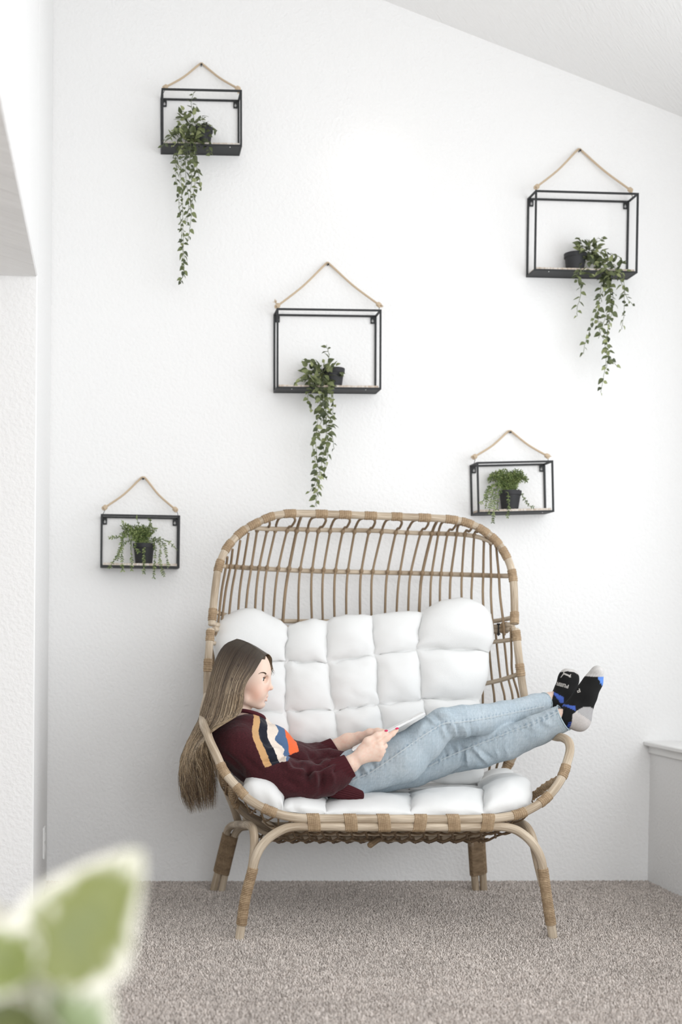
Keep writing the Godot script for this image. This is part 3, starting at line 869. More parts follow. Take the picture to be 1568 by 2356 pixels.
# ---------------------------------------------------------------- shelves on the wall
func shelf(label: String, ctr: Vector3, w: float, h: float, tilt: float, knots: PackedVector3Array, nail: Vector3, frays: Array) -> void:
	var base := Vector3(ctr.x, ctr.y - h / 2, 0.05)
	var t := thing("wall_shelf", label, "shelf", base, "black framed shelves on the white wall")
	var ex := Vector3(cos(tilt), sin(tilt), 0)
	var ey := Vector3(-sin(tilt), cos(tilt), 0)
	var ez := Vector3(0, 0, 1)
	var o := Vector3(ctr.x, ctr.y, 0)
	var r := 0.0036
	var zb := 0.0045
	var zf := 0.096
	var hx := w / 2
	var hy := h / 2
	for y in [-1.0, 1.0]:
		for z in [zb, zf]:
			var m := Mb.new()
			m.box(o + ey * (hy * y) + ez * z, ex * (hx + r), ey * r, ez * r, 0.0008)
			part("rail", m.mesh(), mats.iron, t)
		for x in [-1.0, 1.0]:
			var m := Mb.new()
			m.box(o + ey * (hy * y) + ex * (hx * x) + ez * ((zb + zf) / 2), ex * r, ey * r, ez * ((zf - zb) / 2 - r), 0.0008)
			part("rail", m.mesh(), mats.iron, t)
	for x in [-1.0, 1.0]:
		for z in [zb, zf]:
			var m := Mb.new()
			m.box(o + ex * (hx * x) + ez * z, ex * r, ey * (hy - r), ez * r, 0.0008)
			part("post", m.mesh(), mats.iron, t)
		# keyhole hanger in the upper rear corner
		var k := Mb.new()
		var c: Vector3 = o + ex * ((hx - r - 0.0085) * x) + ey * (hy - r - 0.013) + ez * zb
		var q := PackedVector3Array()
		for layer in 3:
			for j in 24:
				var a := TAU * j / 24.0
				var d := Vector2(cos(a), sin(a))
				var out := d * minf(0.0085 / maxf(absf(d.x), 1e-4), 0.013 / maxf(absf(d.y), 1e-4))
				var hole := d * (0.0042 if d.y < 0.35 else 0.0042 + 0.004 * smoothstep(0.8, 1.0, d.y)) + Vector2(0, -0.003)
				var pt := out if layer < 2 else hole
				q.append(c + ex * pt.x + ey * pt.y + ez * (0.0 if layer == 0 else 0.0022))
		k.grid(q, 24, 3, true, false)
		part("hanger", k.mesh(), mats.iron, t)
	var tray := Mb.new()
	tray.box(o + ey * (-hy - r * 0.3) + ez * ((zb + zf) / 2), ex * (hx - r), ey * 0.0012, ez * ((zf - zb) / 2 - r))
	part("tray", tray.mesh(), mats.iron, t)
	# whitewashed board with ragged edges
	var bd := Mb.new()
	var f := noise(60.0, int(ctr.x * 100.0), 2)
	var bp := PackedVector3Array()
	var nx := 60
	var sec := [Vector2(0.0065, 0.0015), Vector2(0.0075, 0.0125), Vector2(0.011, 0.0135), Vector2(0.08, 0.0135), Vector2(0.0905, 0.0125), Vector2(0.0915, 0.0015)]
	for sct in sec:
		for j in nx + 1:
			var x := lerpf(-hx + 0.006, hx - 0.006, j / float(nx))
			var rag := 0.0011 * f.get_noise_2d(x * 3.0, sct.x * 20.0)
			bp.append(o + ex * x + ey * (-hy + sct.y + rag) + ez * (sct.x + rag))
	bd.grid(bp, nx + 1, sec.size())
	for side in [-1.0, 1.0]:
		var endq := PackedVector3Array()
		for j in sec.size():
			endq.append(bp[(0 if side < 0 else nx) + (j if side > 0 else sec.size() - 1 - j) * (nx + 1)])
		bd.face(endq)
	var bw := part("board", bd.mesh(), mats.board, t)
	for x in [-0.36, 0.36]:
		var sc := Mb.new()
		sc.ball(o + ex * (w * x) + ey * (-hy - r) + ez * (zf - 0.004), Vector3(0.0022, 0, 0), Vector3(0, 0.0022, 0), Vector3(0, 0, 0.002), 8)
		part("screw", sc.mesh(), mats.trim, t)
	# twisted rope from knot to nail to knot
	var line := PackedVector3Array([knots[0], knots[0].lerp(nail, 0.5) + Vector3(0, -0.004, 0), nail + Vector3(-0.012, 0.0, -0.004), nail + Vector3(0, 0.0055, 0.0), nail + Vector3(0.012, 0.0, -0.004), knots[1].lerp(nail, 0.5) + Vector3(0, -0.004, 0), knots[1]])
	var e := even(smooth(line, 8), 0.0016)
	var rope := Mb.new()
	for s in [0.0, TAU / 3, TAU * 2 / 3]:
		var q := PackedVector3Array()
		var nn := Vector3(0, 0, 1)
		for k in e.size():
			var d := (e[mini(k + 1, e.size() - 1)] - e[maxi(k - 1, 0)]).normalized()
			nn = (nn - d * nn.dot(d)).normalized()
			var a: float = s + TAU * k * 0.0016 / 0.016
			q.append(e[k] + (nn * cos(a) + d.cross(nn) * sin(a)) * 0.0021)
		rope.tube(q, same(0.0023, q.size()), 6)
	part("rope", rope.mesh(), mats.rope, t)
	var rng := RandomNumberGenerator.new()
	rng.seed = int(ctr.x * 1000.0)
	for kn in 2:
		var c: Vector3 = knots[kn]
		var d := (nail - c).normalized()
		var sd := d.cross(Vector3(0, 0, 1)).normalized()
		var m := Mb.new()
		for lay in 2:
			var q := PackedVector3Array()
			for j in 40:
				var a := j / 40.0 * TAU * 2.6 + lay * 1.9
				var tilt_ := 0.5 + 0.6 * lay
				var ring := sd * cos(a) + (ez * cos(tilt_) + d * sin(tilt_)) * sin(a)
				q.append(c + ring * 0.0062 + d * (0.011 * (j / 40.0 - 0.5)))
			m.tube(q, same(0.0036, q.size()), 7)
		part("knot", m.mesh(), mats.rope, t)
		# wire eye from the top rail up through the knot
		var foot: Vector3 = o + ex * (hx * (-1.0 if kn == 0 else 1.0)) + ey * hy + ez * c.z
		var wire := PackedVector3Array([foot, foot.lerp(c, 0.6) + ex * 0.003, c + ey * 0.004, c + ey * 0.005 - ex * 0.004, c - ex * 0.005 - ey * 0.004])
		part("wire_eye", bar(smooth(wire, 4), 0.0012, 6), mats.iron, t)
		var fr := Mb.new()
		var dir: Vector3 = frays[kn]
		for j in 16:
			var dd := (dir.normalized() + Vector3(rng.randf_range(-0.45, 0.45), rng.randf_range(-0.45, 0.45), rng.randf_range(-0.35, 0.35))).normalized()
			var l := dir.length() * rng.randf_range(0.6, 1.1)
			var q := smooth(PackedVector3Array([c, c + dir * 0.35 + dd * l * 0.1, c + dir * 0.3 + dd * l * 0.75]), 3)
			fr.tube(q, same(0.0007, q.size()), 4)
		part("frayed_end", fr.mesh(), mats.rope, t)
	# the nail in the wall
	var nl := Mb.new()
	nl.tube(PackedVector3Array([Vector3(nail.x, nail.y, -0.005), Vector3(nail.x, nail.y, nail.z + 0.006)]), same(0.0017, 2), 8)
	nl.tube(PackedVector3Array([Vector3(nail.x, nail.y, nail.z + 0.005), Vector3(nail.x, nail.y, nail.z + 0.0075)]), same(0.0042, 2), 10)
	single("wall_nail", nl.mesh(), mats.iron, "dark nail head holding the rope of the %s" % label.get_slice(" holding", 0).replace("black framed ", ""), "nail", "nails that the shelf ropes hang from")

# ---------------------------------------------------------------- plants
var leaf_shapes := []

func leaf_shape(curl: float, fold: float, wide: float, tipy: float) -> ArrayMesh:
	var m := Mb.new()
	var q := PackedVector3Array()
	for k in 9:
		var t := k / 8.0
		var w := 0.37 * wide * pow(sin(PI * pow(t, 0.72)), 0.85) * (1.0 - 0.25 * t) + 0.006
		for a in [-1.0, -0.5, 0.0, 0.5, 1.0]:
			q.append(Vector3(w * a, t - 0.05 * absf(a) * tipy * (1.0 - t), -curl * t * t + fold * absf(a) * w))
	m.grid(q, 5, 9)
	return m.mesh()

func basis_for(along: Vector3, face_to: Vector3, l: float, w := 1.0) -> Basis:
	var y := along.normalized()
	var z := (face_to - y * face_to.dot(y)).normalized()
	return Basis(y.cross(z) * l * w, y * l, z * l)

func pot(parent: Node3D, top: Vector3, r0: float, r1: float, h: float) -> void:
	var m := Mb.new()
	m.lathe(top, PackedVector2Array([Vector2(0.0005, -h), Vector2(r1 - 0.002, -h), Vector2(r1, -h + 0.002), Vector2(r0 - 0.0035, -0.0185), Vector2(r0 - 0.0005, -0.0175), Vector2(r0, -0.016), Vector2(r0 + 0.0008, -0.001), Vector2(r0 - 0.0005, 0.0), Vector2(r0 - 0.003, -0.001), Vector2(r0 - 0.0045, -0.014)]), 36)
	part("pot", m.mesh(), mats.pot, parent)
	var s := Mb.new()
	s.lathe(top, PackedVector2Array([Vector2(r0 - 0.004, -0.012), Vector2(r0 * 0.5, -0.008), Vector2(0.0005, -0.006)]), 20)
	part("soil", s.mesh(), mats.soil, parent)

func vine_plant(label: String, top: Vector3, size: Array, strands: Array, clouds: Array, leaf_len: float, gap: float, s: int) -> void:
	if leaf_shapes.is_empty():
		leaf_shapes = [leaf_shape(0.18, 0.35, 1.0, 1.0), leaf_shape(-0.12, 0.5, 0.9, 1.4), leaf_shape(0.35, 0.2, 1.1, 0.6)]
	var t := thing("trailing_plant", label, "plant", top - Vector3(0, float(size[2]), 0), "potted plants on the wall shelves")
	pot(t, top, size[0], size[1], size[2])
	var rng := RandomNumberGenerator.new()
	rng.seed = s
	var spare := Mb.new()      # leaves past the first 285
	var count := 0
	for c in clouds:
		for j in int(c[2]):
			var dir := Vector3(rng.randfn(), rng.randfn(), rng.randfn() * 0.8).normalized()
			var rad := pow(rng.randf(), 0.45)
			var p: Vector3 = c[0] + dir * Vector3(c[1]) * rad
			p.z = clampf(p.z, 0.012, 0.135)
			var along := (dir + Vector3(0, rng.randf_range(-0.6, 0.5), 0.3) + Vector3(rng.randfn(), rng.randfn(), rng.randfn()) * 0.3).normalized()
			leaf(t, p, basis_for(along, Vector3(rng.randf_range(-0.6, 0.6), rng.randf_range(0.2, 1.0), rng.randf_range(0.2, 1.0)), leaf_len * rng.randf_range(0.75, 1.2)), rng, count, spare)
			count += 1
	for st in strands:
		var line: PackedVector3Array = smooth(st, 6)
		var sway := rng.randf() * TAU
		for k in line.size():
			if k > 6:
				line[k] += Vector3(rng.randf_range(-1, 1), 0, rng.randf_range(-1, 1)) * 0.0016 + Vector3(0, 0, 0.02 * sin(sway + k * 0.15))
		line = even(line, 0.004)
		part("stem", bar(line, 0.0009, 5), mats.stem, t)
		var at := 0.012
		var turn := rng.randf() * TAU
		var total := line.size() * 0.004
		while at < total:
			var k := clampi(int(at / 0.004), 1, line.size() - 1)
			var d := (line[k] - line[k - 1]).normalized()
			turn += PI + rng.randf_range(-0.7, 0.7)
			var side := Vector3(cos(turn), 0.0, sin(turn) * 0.8)
			var along := (side * rng.randf_range(0.7, 1.2) + d * rng.randf_range(0.1, 0.8) + Vector3(0, -0.15, 0)).normalized()
			var face_to := Vector3(rng.randf_range(-0.6, 0.6), rng.randf_range(0.1, 0.9), rng.randf_range(0.3, 1.0))
			var l := leaf_len * rng.randf_range(0.62, 1.12) * (0.75 if total - at < 0.03 else 1.0)
			leaf(t, line[k] + along * 0.003, basis_for(along, face_to, l), rng, count, spare)
			count += 1
			at += gap * rng.randf_range(0.6, 1.4)
	if spare.v.size():
		part("foliage", spare.mesh(), mats.leaf[1], t, "", "stuff")

func leaf(t: Node3D, p: Vector3, b: Basis, rng: RandomNumberGenerator, count: int, spare: Mb) -> void:
	var shape: ArrayMesh = leaf_shapes[rng.randi() % 3]
	var tone: int = [0, 1, 1, 2, 0, 3][rng.randi() % 6]
	if count >= 285:
		var a := shape.surface_get_arrays(0)
		var base := spare.v.size()
		for k in a[Mesh.ARRAY_VERTEX].size():
			spare.v.append(b * Vector3(a[Mesh.ARRAY_VERTEX][k]) + p)
			spare.n.append((b * Vector3(a[Mesh.ARRAY_NORMAL][k])).normalized())
			spare.u.append(Vector2.ZERO)
		for k in a[Mesh.ARRAY_INDEX]:
			spare.i.append(base + k)
		return
	var o := MeshInstance3D.new()
	o.name = "leaf"
	o.mesh = shape
	o.material_override = mats.leaf[tone]
	o.transform = Transform3D(b, p - t.position)
	t.add_child(o, true)

func bead_plant(label: String, top: Vector3, size: Array, strands: Array, mass: Array, s: int) -> void:
	var t := thing("small_leaved_plant", label, "plant", top - Vector3(0, float(size[2]), 0), "potted plants on the wall shelves")
	pot(t, top, size[0], size[1], size[2])
	var rng := RandomNumberGenerator.new()
	rng.seed = s
	var all := strands.duplicate()
	for j in int(mass[2]):
		var a := rng.randf() * TAU
		var out := Vector3(cos(a) * Vector3(mass[1]).x, 0, sin(a) * 0.035) * sqrt(rng.randf())
		var hi := Vector3(0, Vector3(mass[1]).y * rng.randf_range(0.35, 1.0), 0)
		var c: Vector3 = mass[0]
		all.append(PackedVector3Array([Vector3(top.x, top.y - 0.008, top.z) + out * 0.3, c + out * 0.7 + hi, c + out * 1.15 + hi * rng.randf_range(0.3, 0.95)]))
	var stems := Mb.new()
	var fo := Mb.new()
	fo.colored = true
	for st in all:
		var line := even(smooth(st, 6), 0.004)
		stems.tube(line, same(0.0009, line.size()), 5)
		var k := 2
		while k < line.size():
			var d := (line[k] - line[k - 1]).normalized()
			var s0 := d.cross(Vector3(rng.randfn(), rng.randfn(), rng.randfn())).normalized()
			for sg in [-1.0, 1.0]:
				var along: Vector3 = (s0 * sg + d * 0.75).normalized()
				var l := rng.randf_range(0.0042, 0.0062)
				var col: Color = [lin(126, 142, 84), lin(104, 122, 70), lin(84, 102, 60), lin(146, 160, 104)][rng.randi() % 4]
				var z := along.cross(d).normalized()
				fo.ball(line[k] + along * l, z * l * 0.26, along * l, along.cross(z) * l * 0.46, 6, col)
			k += 2
	part("stems", stems.mesh(), mats.stem, t)
	part("foliage", fo.mesh(), tinted(0.55), t, "", "stuff")

func build_wall_things() -> void:
	shelf("small black framed shelf highest on the left, holding a long dark trailing vine", Vector3(0.3347, 2.9537, 0), 0.300, 0.207, 0.014, pv([0.1962,3.0837,0.045,0.4762,3.0891,0.045]), Vector3(0.3363,3.1883,0.012), [Vector3(-0.008, 0.002, 0.002), Vector3(0.004, -0.02, 0.004)])
	shelf("large black framed shelf directly above the chair back, holding a trailing vine", Vector3(0.8362, 2.09, 0), 0.400, 0.300, 0.012, pv([0.6406,2.2622,0.045,1.038,2.2778,0.045]), Vector3(0.8413,2.4362,0.012), [Vector3(-0.012, 0.022, 0.004), Vector3(0.016, -0.008, 0.004)])
	shelf("large black framed shelf high on the right, holding a vine that spills rightwards", Vector3(1.8395, 2.5675, 0), 0.404, 0.303, 0.004, pv([1.6562,2.7523,0.045,2.0313,2.7525,0.045]), Vector3(1.8376,2.9104,0.012), [Vector3(-0.004, 0.008, 0.002), Vector3(0.006, -0.022, 0.004)])
	shelf("small black framed shelf right of the chair top, holding a bushy small-leaved plant", Vector3(1.5772, 1.5728, 0), 0.297, 0.194, 0.041, pv([1.4276,1.6944,0.045,1.7187,1.7034,0.045]), Vector3(1.579,1.7978,0.012), [Vector3(-0.016, 0.0, 0.004), Vector3(0.017, 0.002, -0.006)])
	shelf("small black framed shelf low on the left, holding a sprawling small-leaved plant", Vector3(0.1161, 1.3401, 0), 0.297, 0.195, -0.002, pv([-0.0209,1.4705,0.045,0.2519,1.4684,0.045]), Vector3(0.1268,1.5877,0.012), [Vector3(-0.008, 0.002, 0.004), Vector3(0.008, 0.0, 0.004)])
	vine_plant("dark green trailing vine in a black pot on the highest shelf at left", Vector3(0.3411, 2.9298, 0.052), [0.040, 0.030, 0.066],
		[pv([0.2974,2.9531,0.055,0.2624,2.8964,0.092,0.2484,2.82,0.12,0.2378,2.73,0.12,0.2468,2.665,0.12,0.2526,2.5835,0.12,0.2621,2.4694,0.12,0.2662,2.404,0.12,0.27,2.3549,0.12,0.2555,2.3218,0.12]), pv([0.3141,2.9537,0.055,0.2959,2.873,0.092,0.2883,2.7969,0.12,0.2958,2.7156,0.12,0.2916,2.6501,0.12,0.2973,2.5849,0.12,0.2914,2.5193,0.12,0.282,2.4699,0.12]), pv([0.3058,2.9501,0.055,0.2712,2.8557,0.092,0.2556,2.7632,0.12,0.2567,2.6653,0.12,0.2644,2.5676,0.12,0.2671,2.4695,0.12,0.2731,2.3714,0.12,0.2522,2.3184,0.12]), pv([0.3225,2.9506,0.055,0.3127,2.8571,0.092,0.3083,2.7812,0.12,0.3256,2.7165,0.12,0.3326,2.6808,0.12]), pv([0.2974,2.9531,0.055,0.2376,2.8906,0.092,0.2051,2.8592,0.12,0.1856,2.8341,0.12]), pv([0.3392,2.9578,0.055,0.3751,2.9249,0.092,0.3881,2.8949,0.12]), pv([0.3072,2.9699,0.055,0.2944,3.0039,0.092,0.3005,3.0383,0.12]), pv([0.289,2.9528,0.055,0.2432,2.8302,0.092,0.2324,2.7755,0.12,0.2427,2.7383,0.12]), pv([0.3476,2.9515,0.055,0.3627,2.8506,0.092,0.3692,2.8126,0.12]), pv([0.3008,2.9499,0.055,0.2763,2.8395,0.092,0.2725,2.7311,0.12,0.2868,2.6336,0.12,0.2811,2.5517,0.12]), pv([0.3175,2.9505,0.055,0.3031,2.824,0.092,0.3122,2.7324,0.12,0.3063,2.6669,0.12,0.3002,2.6177,0.12])],
		[[Vector3(0.2963,2.937,0.075), Vector3(0.075, 0.055, 0.05), 75], [Vector3(0.2755,2.8725,0.1), Vector3(0.07, 0.035, 0.03), 40]], 0.0245, 0.0145, 5)
	vine_plant("green trailing vine in a black pot on the large shelf above the chair", Vector3(0.8623, 2.0238, 0.052), [0.043, 0.033, 0.070],
		[pv([0.8159,2.0279,0.055,0.7939,1.9448,0.092,0.7985,1.8898,0.12,0.8112,1.8237,0.12,0.7886,1.7568,0.12,0.7931,1.6737,0.12,0.8028,1.5906,0.12,0.7919,1.5238,0.12,0.7824,1.4769,0.12]), pv([0.833,2.0199,0.055,0.8314,1.929,0.092,0.8211,1.8405,0.12,0.829,1.7576,0.12,0.8367,1.6912,0.12,0.8242,1.6244,0.12,0.8315,1.5845,0.12]), pv([0.8416,2.0201,0.055,0.8483,1.9293,0.092,0.8497,1.8411,0.12,0.849,1.7746,0.12,0.8602,1.705,0.12]), pv([0.8075,2.0193,0.055,0.7685,1.9442,0.092,0.7531,1.8888,0.12,0.7671,1.8477,0.12]), pv([0.8245,2.0197,0.055,0.8033,1.8783,0.092,0.7867,1.7733,0.12,0.7725,1.7066,0.12,0.7907,1.6071,0.12,0.7883,1.5404,0.12,0.7959,1.4822,0.12]), pv([0.8331,2.0165,0.055,0.8205,1.8619,0.092,0.8287,1.7825,0.12,0.8182,1.6908,0.12,0.8025,1.6073,0.12,0.7647,1.5366,0.12]), pv([0.7989,2.0225,0.055,0.7427,1.9803,0.092,0.7135,1.9543,0.12,0.6986,1.944,0.12]), pv([0.8362,2.0368,0.055,0.8378,2.0709,0.092,0.8257,2.106,0.12]), pv([0.8073,2.0327,0.055,0.7621,2.0441,0.092,0.7308,2.0441,0.12]), pv([0.8245,2.0197,0.055,0.8152,1.8785,0.092,0.8384,1.8077,0.12,0.8261,1.7243,0.12,0.8136,1.6575,0.12])],
		[[Vector3(0.8087,2.0009,0.08), Vector3(0.075, 0.05, 0.05), 85], [Vector3(0.8071,1.9374,0.115), Vector3(0.05, 0.04, 0.025), 30]], 0.0275, 0.0165, 15)
	vine_plant("bright green trailing vine in a black pot on the large right-hand shelf", Vector3(1.8135, 2.4954, 0.052), [0.043, 0.034, 0.066],
		[pv([1.8508,2.5017,0.055,1.8124,2.4226,0.092,1.789,2.3807,0.12,1.8124,2.3312,0.12,1.805,2.2725,0.12,1.8091,2.2391,0.12]), pv([1.8595,2.502,0.055,1.8896,2.4584,0.092,1.9147,2.3842,0.12,1.882,2.2997,0.12,1.8582,2.1985,0.12,1.839,2.131,0.12,1.8363,2.094,0.12]), pv([1.8595,2.5054,0.055,1.9247,2.4393,0.092,1.9327,2.3513,0.12,1.9262,2.2506,0.12,1.9142,2.1664,0.12,1.9129,2.0657,0.12,1.906,1.9815,0.12,1.9051,1.9445,0.12]), pv([1.8629,2.5055,0.055,1.9507,2.44,0.092,1.9751,2.3859,0.12,2.0025,2.3196,0.12,2.0223,2.2866,0.12]), pv([1.8682,2.5022,0.055,1.9684,2.427,0.092,1.9852,2.3192,0.12,1.9919,2.2523,0.12,1.9862,2.1934,0.12]), pv([1.8595,2.502,0.055,1.9167,2.4087,0.092,1.9424,2.3013,0.12,1.9356,2.2173,0.12,1.9201,2.133,0.12,1.9384,2.0831,0.12,1.9619,2.0399,0.12]), pv([1.863,2.5021,0.055,1.9084,2.3917,0.092,1.891,2.2831,0.12,1.8897,2.1826,0.12,1.9204,2.1162,0.12,1.9136,2.0321,0.12]), pv([1.8628,2.5106,0.055,1.9237,2.4846,0.092,1.9562,2.4607,0.12,1.9738,2.4495,0.12]), pv([1.8454,2.51,0.055,1.8188,2.5319,0.092,1.7995,2.5396,0.12]), pv([1.8523,2.5153,0.055,1.888,2.5323,0.092,1.889,2.5373,0.12]), pv([1.8595,2.502,0.055,1.9202,2.4055,0.092,1.9251,2.3008,0.12,1.901,2.2164,0.12,1.8852,2.1489,0.12])],
		[[Vector3(1.8639,2.4982,0.08), Vector3(0.062, 0.042, 0.045), 64], [Vector3(1.9266,2.4175,0.11), Vector3(0.075, 0.04, 0.02), 34], [Vector3(1.8096,2.3974,0.11), Vector3(0.03, 0.03, 0.02), 12]], 0.0265, 0.017, 25)
	bead_plant("bushy small-leaved plant in a black pot on the shelf right of the chair", Vector3(1.5705, 1.5630, 0.052), [0.0435, 0.0325, 0.074],
		[pv([1.5554,1.5814,0.055,1.5004,1.5864,0.092,1.4618,1.5355,0.12,1.4524,1.4882,0.12]), pv([1.5467,1.5812,0.055,1.5042,1.5662,0.092,1.4866,1.4939,0.12,1.4826,1.4315,0.12]), pv([1.5676,1.5782,0.055,1.5495,1.5484,0.092,1.545,1.4948,0.12,1.5407,1.4527,0.12]), pv([1.5466,1.5846,0.055,1.4765,1.5725,0.092,1.445,1.5184,0.12,1.4349,1.5064,0.12]), pv([1.5991,1.5719,0.055,1.6156,1.5275,0.092,1.6223,1.5012,0.12,1.6449,1.4915,0.12]), pv([1.5432,1.5812,0.055,1.4906,1.5558,0.092,1.4728,1.502,0.12,1.4665,1.4683,0.12]), pv([1.5468,1.5778,0.055,1.5116,1.5393,0.092,1.4989,1.4823,0.12]), pv([1.5638,1.5952,0.055,1.5447,1.621,0.092,1.5337,1.6376,0.12]), pv([1.5812,1.5955,0.055,1.5966,1.6152,0.092,1.5975,1.6304,0.12]), pv([1.59,1.5922,0.055,1.6106,1.6087,0.092,1.6081,1.6154,0.12]), pv([1.538,1.5811,0.055,1.4833,1.576,0.092,1.4532,1.5387,0.12,1.4622,1.5187,0.12])],
		[Vector3(1.5621,1.5855,0.05), Vector3(0.07, 0.055, 0), 62], 35)
	bead_plant("sprawling small-leaved plant in a black pot on the low left shelf", Vector3(0.1316, 1.3341, 0.052), [0.0425, 0.033, 0.078],
		[pv([0.1213,1.3512,0.055,0.0535,1.3609,0.092,0.0455,1.2958,0.12,0.0495,1.2263,0.12]), pv([0.1162,1.3511,0.055,0.0821,1.338,0.092,0.0839,1.2665,0.12,0.0843,1.2251,0.12]), pv([0.1297,1.348,0.055,0.1307,1.3121,0.092,0.1309,1.2175,0.12]), pv([0.1516,1.3483,0.055,0.1724,1.3194,0.092,0.1705,1.2479,0.12,0.1677,1.2014,0.12]), pv([0.16,1.3485,0.055,0.1924,1.3297,0.092,0.1903,1.2647,0.12,0.2075,1.2085,0.12]), pv([0.16,1.3518,0.055,0.2024,1.3365,0.092,0.2167,1.2817,0.12,0.2238,1.242,0.12]), pv([0.1549,1.3517,0.055,0.1955,1.3497,0.092,0.2312,1.3317,0.12,0.2548,1.3088,0.12]), pv([0.1162,1.3511,0.055,0.0588,1.3343,0.092,0.0225,1.2723,0.12,-0.002,1.2355,0.12]), pv([0.1162,1.3511,0.055,0.0619,1.356,0.092,-0.0014,1.3497,0.12]), pv([0.1213,1.3512,0.055,0.1098,1.4017,0.092,0.1006,1.4291,0.12]), pv([0.133,1.3548,0.055,0.1549,1.4024,0.092,0.1488,1.4232,0.12]), pv([0.1212,1.3546,0.055,0.0783,1.3879,0.092,0.0444,1.4116,0.12]), pv([0.1431,1.3549,0.055,0.1651,1.3826,0.092,0.159,1.3952,0.12]), pv([0.1128,1.3511,0.055,0.0617,1.371,0.092,0.0388,1.3089,0.12,0.0292,1.2624,0.12]), pv([0.123,1.3479,0.055,0.0956,1.3216,0.092,0.1085,1.2967,0.12])],
		[Vector3(0.1096,1.3514,0.05), Vector3(0.062, 0.05, 0), 46], 45)

